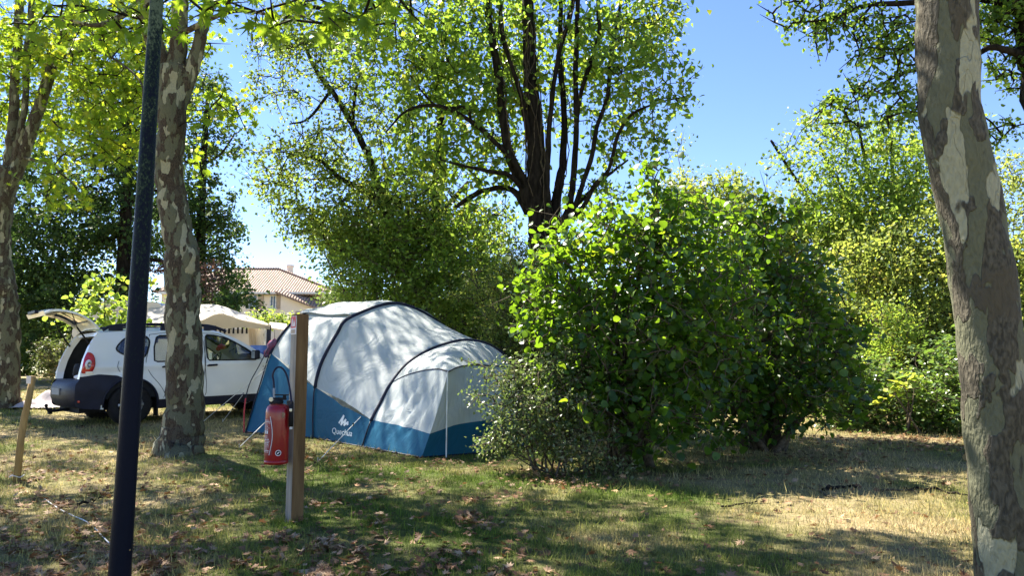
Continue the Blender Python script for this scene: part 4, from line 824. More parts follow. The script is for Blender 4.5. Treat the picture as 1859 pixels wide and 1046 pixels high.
# ------------------------------------------------------------------ caravan and party tents behind the car
def build_caravan():
    D = 21.0; g = float(gz(0, D)); x0, x1 = P(128, 600, D)[0], P(318, 600, D)[0]
    t = thing('caravan', 'cream caravan with a low roof parked behind the white car', 'caravan', ((x0 + x1) / 2, D + 1, g))
    zt = P(200, 546, D)[2]; W = 2.2
    pr = [(x0 + .1, g + .45), (x1 - .1, g + .45), (x1, g + .9), (x1 - .1, zt - .45), (x1 - .5, zt - .05), (x1 - 1, zt), (x0 + .9, zt), (x0 + .35, zt - .2), (x0 + .05, zt - .8), (x0, g + .9)]
    V = [(x, D, z) for x, z in pr] + [(x, D + W, z) for x, z in pr]; n = len(pr)
    F = [tuple(range(n)), tuple(range(2 * n - 1, n - 1, -1))] + [(i, n + i, n + (i + 1) % n, (i + 1) % n) for i in range(n)]
    mk('body', V, F, MT['caravan'], t)
    for a, b in [(.14, .38), (.62, .84)]:
        xa, xb = x0 + (x1 - x0) * a, x0 + (x1 - x0) * b
        w = mk('window', *box(((xa + xb) / 2, D - .015, zt - .85), (xb - xa, .05, .62), bev=.02), MT['black'], t)
        mk('pane', *box(((xa + xb) / 2, D - .045, zt - .85), (xb - xa - .1, .02, .52)), MT['pane'], w)
    dr = mk('door', *box((x0 + (x1 - x0) * .5, D - .012, g + 1.25), (.62, .03, 1.55), bev=.01), MT['frame_white'], t)
    mk('door_handle', *box((x0 + (x1 - x0) * .5 + .24, D - .04, g + 1.2), (.05, .03, .12)), MT['black'], dr)
    mk('trim_strip', *box(((x0 + x1) / 2, D - .01, g + .78), (x1 - x0 - .1, .02, .06)), MT['shutter_tan'], t)
    w = mk('wheel', *lathe([(.1, -.1), (.32, -.1), (.33, 0), (.32, .1), (.1, .1)], ((x0 + x1) / 2 + .4, D + .1, g + .33), 18, 'y'), MT['black'], t)
build_caravan()
def build_gazebo():
    D = 19.5; g = float(gz(0, D))
    t = thing('gazebo', 'large beige canvas gazebo with pitched roof and dark corner post behind the car', 'gazebo', (P(420, 640, D)[0], D + 1.5, g))
    def Q(u, v, d): return P(u, v, D + d)
    A = Q(268, 574, 0); Bq = Q(491, 593, 0); Pk = Q(395, 568, -.02)
    # pitched roof: ridge runs back-left, sagging cloth grid between eave and ridge
    eaveF = [Q(262, 592, 0), Q(320, 584, 0), Q(361, 583, 0), Q(398, 569, 0), Q(440, 581, 0), Q(491, 591, 0)]
    ridge = [Q(270, 556, 1.6), Q(320, 553, 1.6), Q(361, 553, 1.6), Q(396, 554, 1.6), Q(436, 568, 1.6), Q(487, 588, 1.6)]
    back = [Q(275, 590, 3.2), Q(320, 590, 3.2), Q(361, 590, 3.2), Q(396, 590, 3.2), Q(436, 592, 3.2), Q(480, 594, 3.2)]
    e, r, b = catmull(eaveF, 4), catmull(ridge, 4), catmull(back, 4); rows = []
    for k in range(7):
        s = k / 6; rows.append(e * (1 - s) + r * s - np.array([0, 0, .10]) * math.sin(math.pi * s))
    for k in range(1, 6):
        s = k / 5; rows.append(r * (1 - s) + b * s)
    n = len(e); mk('roof', np.vstack(rows), grid_faces(len(rows), n), MT['canvas'], t, smooth=True)
    low = e.copy(); low[:, 2] = Q(0, 596, 0)[2] + .02 * np.sin(np.arange(n) * 1.3); low[-1, 2] -= .05
    mk('valance', np.vstack([e + np.array([0, -.01, 0]), low + np.array([0, -.03, 0])]), grid_faces(2, n), MT['canvas_dark'], t)
    for (u, d, m) in [(487, 0, 'navy_trim'), (268, 0, 'frame_white'), (480, 3.1, 'frame_white'), (275, 3.1, 'frame_white')]:
        p = Q(u, 600, d); mk('corner_post', *box((p[0], p[1] + .05, (g + p[2]) / 2 + .12), (.10 if m == 'navy_trim' else .05, .05, p[2] - g + .05)), MT[m], t)
    for (u0, u1, d, m) in [(450, 462, .4, 'canvas_dark'), (462, 470, .45, 'canvas')]:
        c0, c1 = Q(u0, 600, d), Q(u1, 600, d); zt = c0[2] + .08
        xs = np.linspace(c0[0], c1[0], 7); V = []
        for z in np.linspace(zt, g + .02, 5):
            V += [(x + (zt - z) * .12 * (1 if m == 'canvas_dark' else 1), c0[1] + .04 * math.sin(i * 2.2), z) for i, x in enumerate(xs)]
        mk('curtain', V, grid_faces(5, 7), MT[m], t)
    ws = [Q(262, 598, 2.9), Q(478, 598, 2.9)]
    V = [(x, ws[0][1] + .03 * math.sin(i), z) for z in (ws[0][2], g) for i, x in enumerate(np.linspace(ws[0][0], ws[1][0], 14))]
    mk('back_wall', V, grid_faces(2, 14), MT['canvas'], t)
    fr = join([box((Q(u, 600, 2.85)[0], D + 2.8, Q(0, 598, 2.8)[2]), (.05, .02, .25)) for u in range(385, 450, 8)])
    mk('striped_trim', *fr, MT['black'], t)
    c = thing('chair', 'dark camping chair standing under the gazebo', 'chair', (Q(457, 640, 1.2)[0], D + 1.2, g))
    x, y = Q(457, 640, 1.2)[:2]
    mk('seat', *box((x, y, g + .45), (.45, .42, .05), bev=.01), MT['black'], c); mk('backrest', *box((x, y + .22, g + .78), (.45, .04, .6), bev=.01), MT['interior'], c)
    for sx in (-1, 1):
        for sy in (-1, 1): mk('leg', *tube(np.array([(x + sx * .2, y + sy * .19, g), (x + sx * .2, y + sy * .19, g + .44)]), .012, 6), MT['steel'], c)
    # little awning seen between gazebo and tent
    D2 = 20.5; t = thing('awning', 'small pale awning on a thin pole between the gazebo and the tent', 'awning', (P(505, 640, D2)[0], D2, float(gz(0, D2))))
    A = [P(488, 594, D2), P(522, 600, D2), P(520, 588, D2 + 1.5), P(490, 585, D2 + 1.5)]
    V = [tuple(a) for a in A] + [(a[0], a[1], a[2] - .04) for a in A]
    mk('canopy', V, [(0, 1, 2, 3), (7, 6, 5, 4), (0, 4, 5, 1), (1, 5, 6, 2), (2, 6, 7, 3), (3, 7, 4, 0)], MT['canvas'], t)
    for a in (A[0], A[1]): mk('pole', *tube(np.array([(a[0] + .02, a[1] + .03, float(gz(0, D2))), (a[0] + .02, a[1] + .03, a[2] - .03)]), .02, 6), MT['frame_white'], t)
build_gazebo()

# ------------------------------------------------------------------ the car
def poly_in(pt, poly):
    x, z = pt; c = False; n = len(poly)
    for i in range(n):
        x0, z0 = poly[i]; x1, z1 = poly[i - 1]
        if (z0 > z) != (z1 > z) and x < (x1 - x0) * (z - z0) / (z1 - z0) + x0: c = not c
    return c
def near_on(pt, poly):
    best = None; p = np.array(pt)
    for i in range(len(poly)):
        a = np.array(poly[i]); b = np.array(poly[i - 1]); ab = b - a; t = np.clip(np.dot(p - a, ab) / (np.dot(ab, ab) + 1e-12), 0, 1); q = a + ab * t
        d = np.hypot(*(p - q))
        if best is None or d < best[0]: best = (d, q)
    return best
def circ(cx, cz, r, a0=0, a1=360, n=28): return [(cx + r * math.cos(R(a0 + (a1 - a0) * i / n)), cz + r * math.sin(R(a0 + (a1 - a0) * i / n))) for i in range(n + (a1 - a0 < 360))]
def rounded(poly, n=5):
    p = np.array(poly + poly[:1] + poly[1:2], float); q = catmull(np.array([list(poly[-1])] + [list(a) for a in poly] + [list(poly[0]), list(poly[1])]), n)
    q = q[n:-n - 1]; return [tuple(a) for a in q]
WX_R, WX_F, WR = .82, 3.49, .345
def hw(x, z):
    w = .905
    if x < .5: w -= .085 * ((.5 - x) / .5) ** 2
    if x > 3.55: w -= .17 * ((x - 3.55) / .75) ** 2
    if z > 1.0: w -= (z - 1.0) * .26 + max(0, z - 1.4) ** 2 * .8
    if z < .62: w -= (.62 - z) * .10
    w += .014 * math.exp(-((z - .98) / .05) ** 2)
    for cx in (WX_R, WX_F):
        d = math.hypot(x - cx, z - .36); w += .022 * math.exp(-((d - .42) / .10) ** 2)
    return w
OUT = [(.06, .33), (.0, .45), (.0, .70), (.05, .78), (.07, .92), (.12, 1.12), (.20, 1.32), (.30, 1.50), (.38, 1.555), (.60, 1.575), (1.2, 1.59), (1.9, 1.59), (2.3, 1.565), (2.6, 1.46), (2.9, 1.29), (3.15, 1.12), (3.32, 1.04), (3.7, .995), (4.05, .93), (4.22, .82), (4.28, .65), (4.28, .42), (4.15, .30), (3.9, .28), (3.1, .27), (1.2, .27), (.5, .29)]
W_QUART = rounded([(.60, 1.27), (.66, 1.38), (.78, 1.47), (1.02, 1.49), (1.10, 1.47), (1.13, 1.38), (1.08, 1.22), (1.02, 1.13), (.92, 1.12), (.72, 1.18)], 3)
W_REAR = [(1.25, 1.47), (1.20, 1.30), (1.19, 1.07), (1.24, 1.05), (1.95, 1.05), (1.98, 1.08), (1.98, 1.46), (1.95, 1.50), (1.30, 1.50)]
W_FRONT = [(2.09, 1.48), (2.09, 1.10), (2.12, 1.05), (2.98, 1.04), (3.02, 1.07), (2.98, 1.13), (2.82, 1.25), (2.60, 1.38), (2.42, 1.46), (2.25, 1.50), (2.12, 1.51)]
D_REAR = [(1.14, 1.52), (1.12, 1.30), (1.05, 1.05), (1.12, .85), (1.27, .66), (1.36, .50), (1.38, .36), (2.02, .36), (2.035, 1.0), (2.03, 1.54), (1.5, 1.555)]
D_FRONT = [(2.045, 1.54), (2.05, 1.0), (2.05, .36), (3.02, .36), (3.10, .50), (3.12, .80), (3.10, 1.03), (2.92, 1.19), (2.62, 1.38), (2.42, 1.48), (2.3, 1.53)]
BUMP_R = [(-.1, .2), (-.1, .80), (.10, .84), (.33, .87), (.60, .84), (.80, .74), (.88, .70), (.80, .60), (.36, .36), (.36, .2)]
SILL = [(1.0, .2), (1.0, .40), (1.38, .41), (3.1, .41), (3.2, .2)]
ARCH_R = [(.82 + a, .36 + b) for a, b in [(x - 0, z) for x, z in circ(0, 0, .42)]]
ARCH_F = circ(WX_F, .36, .42)
def build_car():
    h = Vector((.74, .67, 0)).normalized(); left = Vector((-h.y, h.x, 0))
    near = np.array([P(238, 700, 13.1)[0], 13.1]); o = Vector((near[0], near[1], 0)) - WX_R * h + .80 * left
    zr = float(gz(0, near[1])); f = near + np.array(h[:2]) * (WX_F - WX_R); zf = float(gz(0, f[1])); pitch = math.atan2(zf - zr + .02, WX_F - WX_R)
    yaw = math.atan2(h.y, h.x)
    loc = (o.x, o.y, zr - math.tan(pitch) * WX_R)
    roll = 0.0
    t = thing('parked_car', 'white estate car parked on the grass with its tailgate raised', 'car', loc, local=True, rot=(0, -pitch, yaw))
    t.rotation_mode = 'XYZ'
    step = .026; nx, nz = int(4.40 / step), int(1.5 / step)
    xs = -.04 + np.arange(nx) * step; zs = .24 + np.arange(nz) * step
    outl = rounded(OUT, 3)
    polys_hole = [W_QUART, W_REAR, W_FRONT, ARCH_R, ARCH_F]
    regions = [('dark', BUMP_R), ('dark', SILL)]
    def kind(x, z):
        if not poly_in((x, z), outl): return None
        for p in polys_hole:
            if poly_in((x, z), p): return None
        for n_, p in regions:
            if poly_in((x, z), p): return n_
        return 'white'
    K = [[kind(xs[i] + step / 2, zs[j] + step / 2) for j in range(nz - 1)] for i in range(nx - 1)]
    allp = [outl] + polys_hole + [BUMP_R, SILL]
    snapped = {}
    for i in range(nx):
        for j in range(nz):
            ks = set(K[a][b] for a in (i - 1, i) for b in (j - 1, j) if 0 <= a < nx - 1 and 0 <= b < nz - 1)
            x, z = xs[i], zs[j]
            if len(ks) > 1:
                best = min((near_on((x, z), p) for p in allp), key=lambda q: q[0])
                if best[0] < step * 1.05: x, z = best[1]
            snapped[i, j] = (x, z)
    def shell(kd, off=0.0):
        V, F, idx = [], [], {}
        for s in (-1, 1):
            for i in range(nx - 1):
                for j in range(nz - 1):
                    if K[i][j] != kd: continue
                    q = []
                    for a, b in ((i, j), (i + 1, j), (i + 1, j + 1), (i, j + 1)):
                        if (s, a, b) not in idx:
                            x, z = snapped[a, b]; idx[s, a, b] = len(V); V.append((x, s * (hw(x, z) + off), z))
                        q.append(idx[s, a, b])
                    F.append(q if s < 0 else q[::-1])
        return V, F
    body = [shell('white')]
    # roof, bonnet and windscreen strips joining both sides along the top line
    top = [p for p in outl]
    k0 = min(range(len(top)), key=lambda i: abs(top[i][0] - .34) + (0 if top[i][1] > 1.3 else 9)); k1 = min(range(len(top)), key=lambda i: abs(top[i][0] - 4.2) + abs(top[i][1] - .84))
    tp = top[k0:k1 + 1] if k1 > k0 else top[k1:k0 + 1][::-1]
    def strip(seg):
        V = []
        for (x, z) in seg:
            w = hw(x, z)
            for q in np.linspace(-1, 1, 21):
                V.append((x, q * w, z + .065 * (1 - abs(q) ** 3.2) * (1 if x < 3.3 else .8)))
        return V, [g[::-1] for g in grid_faces(len(seg), 21)]
    sr = [p for p in tp if p[0] <= 2.36]; sw = [p for p in tp if 2.30 <= p[0] <= 3.34]; sh = [p for p in tp if p[0] >= 3.28]
    body.append(strip(sr)); body.append(strip(sh))
    # A pillars
    mk('body', *join(body), MT['car_white'], t, smooth=True)
    mk('windscreen', *strip(sw), MT['glass'], t, smooth=True)
    dk = shell('dark', .004)
    # rear bumper face across, wrapped round the corners
    V, prof = [], [(.0, .34), (-.06, .40), (-.10, .50), (-.10, .62), (-.07, .72), (.0, .79), (.08, .80), (.16, .80)]
    for (x, z) in prof:
        for q in np.linspace(-1, 1, 25):
            w = hw(max(x, 0), z) + .004; V.append((x + .11 * abs(q) ** 3.5 * (1 if x < .05 else 0), q * w, z))
    mk('rear_bumper', *join([dk, (V, grid_faces(len(prof), 25))]), MT['car_dark'], t, smooth=True)
    V = []
    for (x, z) in [(4.26, .30), (4.33, .40), (4.35, .55), (4.32, .70), (4.24, .84)]:
        for q in np.linspace(-1, 1, 17): V.append((x - .22 * abs(q) ** 3, q * (hw(4.25, z) + .01), z))
    mk('front_bumper', V, grid_faces(5, 17), MT['car_dark'], t, smooth=True)
    mk('underbody', *join([box((2.15, 0, .33), (3.7, 1.4, .12)), box((2.1, 0, .29), (1.6, 1.6, .08)), box((.3, 0, .30), (.4, 1.3, .12))]), MT['black'], t)
    for cx in (WX_R, WX_F):
        for s in (-1, 1):
            pass
    for cx in (WX_R, WX_F):
        for s in (-1, 1):
            lin = []
            a = np.linspace(R(-8), R(188), 20); V = []
            for th in a:
                x, z = cx + .425 * math.cos(th), .36 + .425 * math.sin(th)
                V += [(x, s * (hw(x, z) + .003), z), (x, s * .55, z)]
            lin.append((V, grid_faces(20, 2)))
            lin.append(([(cx + .425 * math.cos(q), s * .55, .36 + .425 * math.sin(q)) for q in a], [tuple(range(20))]))
            mk('wheel_arch_liner', *join(lin), MT['black'], t)
    for cx in (WX_R, WX_F):
        for s in (-1, 1):
            th = np.linspace(R(-5), R(185), 26)
            pts = np.array([(cx + .43 * math.cos(q), s * (hw(cx + .43 * math.cos(q), .36 + .43 * math.sin(q)) + .004), .36 + .43 * math.sin(q)) for q in th])
            mk('arch_trim', *tube(pts, .016, 6), MT['car_dark'] if cx == WX_R else MT['car_white'], t, smooth=True)
            w = mk('wheel', *lathe([(.20, -.11), (.30, -.112), (.335, -.095), (.345, -.05), (.345, .05), (.335, .095), (.30, .112), (.20, .11), (.20, -.11)], (cx, s * .79, WR), 32, 'y', cap=False), MT['black'], t, smooth=True)
            yo = s * .79 + s * .085
            rim = lathe([(.215, 0), (.215, -.02 * s), (.20, -.03 * s), (.19, -.06 * s)], (cx, yo + s * .012, WR), 28, 'y', cap=False)
            disc = [lathe([(.192, -.02), (.192, .0), (.07, .0), (.05, .02), (.0, .02)], (cx, yo - .03 * s, WR), 28, 'y', cap=False)] if s < 0 else []
            sp = []
            for k in range(8):
                a = k * math.pi / 4
                c = np.array([(cx + r_ * math.cos(a), yo + .004 * s - s * (.2 - r_) * .02, WR + r_ * math.sin(a)) for r_ in (.04, .12, .2)])
                sp.append(tube(c, [.03, .024, .03], 6))
            sp.append(lathe([(.0, -.02), (.06, -.02), (.06, .02), (.0, .02)], (cx, yo, WR), 16, 'y'))
            r_ = mk('rim', *join([rim] + sp), MT['steel'], w, smooth=True)
            mk('brake_disc', *lathe([(.0, -.01), (.16, -.01), (.16, .01), (.0, .01)], (cx, yo - s * .06, WR), 20, 'y'), MT['interior'], w)
            mk('mud_flap', *box((cx - .0 + .0 + (.43 if cx == WX_R else -.46), s * .78, .24), (.02, .2, .22)), MT['black'], t)
    # glass and window seals
    def pane(poly, name, mat):
        for s in (-1, 1):
            c = np.mean(poly, axis=0); V = [(x, s * (hw(x, z) - .006), z) for x, z in poly] + [(c[0], s * (hw(*c) - .006), c[1])]
            n = len(poly); F = [(i, (i + 1) % n, n) for i in range(n)]
            g = mk(name, V, F, mat, t)
            lp = list(poly) + [poly[0]]
            mk('window_seal', *tube(np.array([(x, s * (hw(x, z) + .002), z) for x, z in lp]), .013, 6, cap=False), MT['black'], g, smooth=True)
    pane(W_QUART, 'quarter_window', MT['glass_dark']); pane(W_REAR, 'rear_door_window', MT['glass']); pane(W_FRONT, 'front_door_window', MT['glass'])
    for s in (-1, 1):
        for D in (D_REAR, D_FRONT):
            pts = catmull(np.array([(x, s * (hw(x, z) + .0005), z) for x, z in D + [D[0]]]), 4)
            mk('door_seam', *tube(pts, .0045, 5, cap=False), MT['black'], t)
        for hx in (1.40, 2.17):
            mk('door_handle', *tube(np.array([(hx - .09, s * (hw(hx, .95) - .01), .955), (hx - .07, s * (hw(hx, .95) + .03), .96), (hx + .07, s * (hw(hx, .95) + .03), .965), (hx + .09, s * (hw(hx, .95) - .01), .965)]), [.012, .018, .018, .012], 8), MT['car_dark'], t, smooth=True)
        m = mk('wing_mirror', *box((2.93, s * 1.02, 1.13), (.10, .17, .17), bev=.035), MT['car_dark'], t, smooth=True)
        mk('mirror_arm', *tube(np.array([(2.93, s * .87, 1.07), (2.93, s * .97, 1.09)]), .025, 6), MT['car_dark'], m)
        mk('mirror_glass', *box((2.876, s * 1.02, 1.13), (.006, .14, .13), bev=.002), MT['steel'], m)
        rp = catmull(np.array([(.42, s * .70, 1.60), (.55, s * .70, 1.665), (.8, s * .70, 1.69), (1.5, s * .70, 1.70), (2.15, s * .69, 1.68), (2.42, s * .68, 1.61), (2.5, s * .68, 1.57)]), 6)
        V, F = tube(rp, .026, 8); V = V.copy(); rail = mk('roof_rail', V, F, MT['car_dark'], t, smooth=True)
        
        for x in (.62, 1.45, 2.2): mk('rail_foot', *box((x, s * .70, 1.635), (.22, .045, .09), bev=.01), MT['car_dark'], rail)
        lamp = mk('tail_lamp', *lampmesh(s), MT['red_lens'], t, smooth=True)
        x, z = .20, 1.02
        mk('reversing_lens', *lensmesh(s), MT['clear_lens'], lamp, smooth=True)
        mk('reflector', *box((.05, s * (hw(.03, .45) - .02), .44), (.03, .10, .035), bev=.005), MT['red_lens'], t)
    mk('fuel_flap', *tube(catmull(np.array([(.62, -hw(.62, 1.0) - .001, 1.08), (.60, -hw(.6, .98) - .001, .98), (.64, -hw(.64, .9) - .001, .90)]), 4), .004, 5), MT['car_dark'], t)
    # boot opening frame, floor, interior
    fr = []
    prof = [(.05, .80), (.07, .92), (.12, 1.12), (.20, 1.32), (.31, 1.50), (.38, 1.57)]
    for s in (-1, 1):
        V = []
        for (x, z) in prof:
            w = hw(x, z); V += [(x, s * w, z), (x - .005, s * (w - .10), z - .0), (x + .10, s * (w - .13), z)]
        fr.append((V, grid_faces(len(prof), 3)))
    fr.append(([(.38, -.74, 1.57), (.38, .74, 1.57), (.36, .62, 1.51), (.36, -.62, 1.51)], [(0, 1, 2, 3)]))
    mk('boot_frame', *join(fr), MT['car_white'], t)
    inner = [box((1.7, 0, .62), (3.0, 1.5, .05)), box((.55, 0, .72), (.9, 1.42, .14))]
    for s in (-1, 1):
        V = []
        for x in (.16, .5, .9, 1.3, 1.9, 2.6, 3.2):
            for z in (.45, .8, 1.0): V.append((x, s * (hw(x, z) - .09), z))
        inner.append((V, grid_faces(7, 3)))
        inner.append(([(.16, s * (hw(.16, 1.0) - .12), 1.0), (.60, s * (hw(.6, 1.0) - .1), 1.0), (.60, s * (hw(.6, 1.5) - .09), 1.5), (.34, s * (hw(.34, 1.48) - .12), 1.48)], [(0, 1, 2, 3)]))
        inner.append(([(1.14, s * (hw(1.1, 1.05) - .05), 1.0), (1.2, s * (hw(1.2, 1.05) - .05), 1.0), (1.22, s * (hw(1.2, 1.5) - .03), 1.5), (1.14, s * (hw(1.1, 1.5) - .03), 1.5)], [(0, 1, 2, 3)]))
    inner.append(box((3.05, 0, .88), (.42, 1.5, .26), bev=.04)); inner.append(([(.42, -.68, 1.57), (2.3, -.68, 1.575), (2.3, .68, 1.575), (.42, .68, 1.57)], [(0, 1, 2, 3)]))
    mk('interior', *join(inner), MT['interior'], t)
    for s in (-1, 1):
        for (sx, nm) in ((2.05, 'front_seat'), (1.15, 'rear_seat')):
            st = mk(nm, *join([box((sx + .25, s * .38, .78), (.5, .50, .16), bev=.05), box((sx - .02, s * .38, 1.05), (.14, .48, .55), bev=.05)]), MT['interior'], t, smooth=True)
            mk('headrest', *box((sx - .05, s * .38, 1.42), (.09, .26, .15), bev=.035), MT['interior'], st, smooth=True)
    a = np.linspace(0, 2 * math.pi, 25)
    mk('steering_wheel', *tube(np.array([(2.72 + .09 * math.sin(q), .38 + .18 * math.cos(q), 1.04 + .16 * math.sin(q)) for q in a]), .013, 6, cap=False), MT['interior'], t)
    # tailgate raised on struts
    pf = [(.38, 1.62), (.27, 1.73), (.12, 1.83), (-.04, 1.89), (-.20, 1.92), (-.33, 1.91), (-.42, 1.87)]
    c = catmull(np.array(pf), 4); V = []; m = 17
    T = np.gradient(c, axis=0); T /= np.linalg.norm(T, axis=1)[:, None]; N = np.column_stack([-T[:, 1], T[:, 0]]); N *= -1
    N[N[:, 1] < 0] *= -1
    def sheet(off, y0=-1, y1=1, i0=0, i1=None, mm=17):
        V = []
        seg = range(i0, i1 or len(c))
        for i in seg:
            wd = .66 + .06 * math.sin(math.pi * i / len(c))
            for q in np.linspace(y0, y1, mm):
                dz = .035 * (1 - q * q); e = off
                V.append((c[i][0] + N[i][0] * (e + dz), q * wd, c[i][1] + N[i][1] * (e + dz)))
        return V, grid_faces(len(list(seg)), mm)
    outer = sheet(.035); L = len(c)
    # glazed aperture in the middle third towards the hinge
    i0, i1 = 4, 13
    rimparts = [sheet(.018, -1, -.80, 0, None, 4), sheet(.018, .80, 1, 0, None, 4), sheet(.018, -.8, .8, 0, i0 + 1, 9), sheet(.018, -.8, .8, i1, None, 9),
                sheet(-.012, -1, -.74, 0, None, 4), sheet(-.012, .74, 1, 0, None, 4), sheet(-.012, -.74, .74, 0, i0 + 1, 9), sheet(-.012, -.74, .74, i1, None, 9)]
    for q in (-1, 1):
        wd = [.66 + .06 * math.sin(math.pi * i / L) for i in range(L)]
        rimparts.append(([v for i in range(L) for v in ((c[i][0] + N[i][0] * .018, q * wd[i], c[i][1] + N[i][1] * .018), (c[i][0] - N[i][0] * .012, q * wd[i], c[i][1] - N[i][1] * .012))], grid_faces(L, 2)))
    rimparts.append(([(c[-1][0] + N[-1][0] * e, y, c[-1][1] + N[-1][1] * e) for y in (-.66, .66) for e in (-.03, .05)], [(0, 1, 3, 2)]))
    tg = mk('tailgate', *join(rimparts), MT['car_white'], t, smooth=False)
    mk('rear_window', *sheet(.012, -.8, .8, i0, i1 + 1, 9), MT['glass_dark'], tg, smooth=True)
    mk('tailgate_trim', *join([sheet(-.035, -.6, .6, i1 + 1, L - 2, 9), sheet(-.03, -.8, -.72, 3, i1 + 1, 2), sheet(-.03, .72, .8, 3, i1 + 1, 2)]), MT['interior_grey'], tg)
    mk('number_plate_recess', *box((-.46, 0, 1.92), (.06, .55, .05), bev=.01), MT['car_dark'], tg)
    for s in (-1, 1):
        mk('gas_strut', *join([tube(np.array([(.24, s * .66, 1.36), (.05, s * .64, 1.65)]), .014, 8), tube(np.array([(.05, s * .64, 1.65), (-.02, s * .62, 1.88)]), .007, 8)]), MT['black'], t)
    mk('number_plate', *box((-.107, 0, .60), (.012, .52, .11), bev=.004), MT['interior_grey'], t)
    mk('tow_bar', *join([tube(np.array([(.2, 0, .30), (-.10, 0, .28), (-.20, 0, .28), (-.24, 0, .34)]), .025, 8), lathe([(0, -.03), (.02, -.025), (.03, 0), (.02, .025), (0, .03)], (-.24, 0, .37), 10), box((-.16, .12, .27), (.05, .12, .10))]), MT['black'], t)
    # loose things in the boot and on the roof liner are things of their own
    M = t.matrix_basis
    def w(x, y, z):
        q = Matrix.Translation(Vector(loc)) @ Matrix.Rotation(yaw, 4, 'Z') @ Matrix.Rotation(-pitch, 4, 'Y') @ Vector((x, y, z)); return np.array(q)
    def lump(name, label, cat, x, y, z, s, mat):
        bm = bmesh.new(); bmesh.ops.create_icosphere(bm, subdivisions=3, radius=1.0)
        for v in bm.verts:
            k = 1 + .18 * math.sin(v.co.x * 5 + x * 9) * math.cos(v.co.y * 4 + z * 5) + rng.normal(0, .02)
            v.co = Vector((math.copysign(abs(v.co.x) ** .7, v.co.x) * s[0] * k, math.copysign(abs(v.co.y) ** .7, v.co.y) * s[1] * k, max(-.8, math.copysign(abs(v.co.z) ** .7, v.co.z)) * s[2] * k))
        c0 = w(x, y, z); Rz = Matrix.Rotation(yaw, 3, 'Z')
        V = [tuple(np.array(Rz @ v.co) + c0) for v in bm.verts]; F = [[v.index for v in f.verts] for f in bm.faces]; bm.free()
        props(mk(name, V, F, MT[mat], base=c0, smooth=True), label, cat)
    lump('holdall', 'teal soft bag packed at the back of the open car boot', 'bag', .42, -.35, 1.02, (.18, .22, .20), 'cloth_teal')
    lump('holdall', 'dark bag packed low in the car boot next to the white cloth', 'bag', .34, .15, .92, (.16, .25, .13), 'interior')
    lump('folded_cloth', 'crumpled white cloth lying on the sill of the car boot', 'cloth', .17, -.42, .83, (.09, .2, .035), 'cloth_white')
    lump('folded_cloth', 'pink cloth stuffed in the middle of the car boot', 'cloth', .27, -.38, .88, (.09, .14, .05), 'cloth_pink')
    c0 = w(2.62, -.18, 1.30)
    parts = [lathe([(0, -.045), (.035, -.03), (.05, 0), (.035, .03), (0, .045)], c0 + rng.normal(0, .022, 3), 8) for _ in range(7)]
    parts.append(tube(np.array([c0 + [0, 0, .03], c0 + [0, 0, .16]]), .003, 4))
    props(mk('hanging_ornament', *join(parts), MT['sign_red'], base=c0), 'red flower-like ornament hanging behind the car windscreen', 'ornament')
def lampmesh(s):
    pl = rounded([(.075, .92), (.11, 1.10), (.16, 1.22), (.21, 1.23), (.26, 1.18), (.275, 1.06), (.25, .96), (.21, .90), (.12, .89)], 3)
    c = np.mean(pl, axis=0); V = []; n = len(pl)
    for f_, o in ((1.0, -.004), (1.0, .010), (.9, .026), (.5, .034)):
        V += [(c[0] + (x - c[0]) * f_, s * (hw(x, z) + o), c[1] + (z - c[1]) * f_) for x, z in pl]
    V.append((c[0], s * (hw(*c) + .036), c[1])); F = []
    for k in range(3):
        F += [(k * n + i, k * n + (i + 1) % n, (k + 1) * n + (i + 1) % n, (k + 1) * n + i) for i in range(n)]
    F += [(3 * n + i, 3 * n + (i + 1) % n, 4 * n) for i in range(n)]
    back = [(c[0], c[1])]
    V2 = [(.075 + .0 * k, s * (hw(.1, z) - d), z) for z in (.90, 1.0, 1.1, 1.2) for k, d in ((0, -.003), (1, .10))]
    V2 = [(x + (z - .9) * .30 - .012, y, z) for x, y, z in V2]
    return join([(V, F), (V2, grid_faces(4, 2))])
def lensmesh(s):
    c = (.175, 1.03); V = [(c[0], s * (hw(*c) + .046), c[1])]
    n = 14
    for r_, o in ((.03, .045), (.05, .038), (.06, .02)):
        V += [(c[0] + r_ * .9 * math.cos(a), s * (hw(*c) + o), c[1] + r_ * 1.4 * math.sin(a)) for a in np.arange(n) * 2 * math.pi / n]
    F = [(0, 1 + i, 1 + (i + 1) % n) for i in range(n)] + [(1 + k * n + i, 1 + k * n + (i + 1) % n, 1 + (k + 1) * n + (i + 1) % n, 1 + (k + 1) * n + i) for k in range(2) for i in range(n)]
    V2 = [(c[0] + a, s * (hw(c[0], .90) + .036), .90 + b) for a, b in ((-.05, -.02), (.07, -.02), (.07, .02), (-.05, .02))]
    return join([(V, F), (V2, [(0, 1, 2, 3)])])
build_car()
#@@PART4

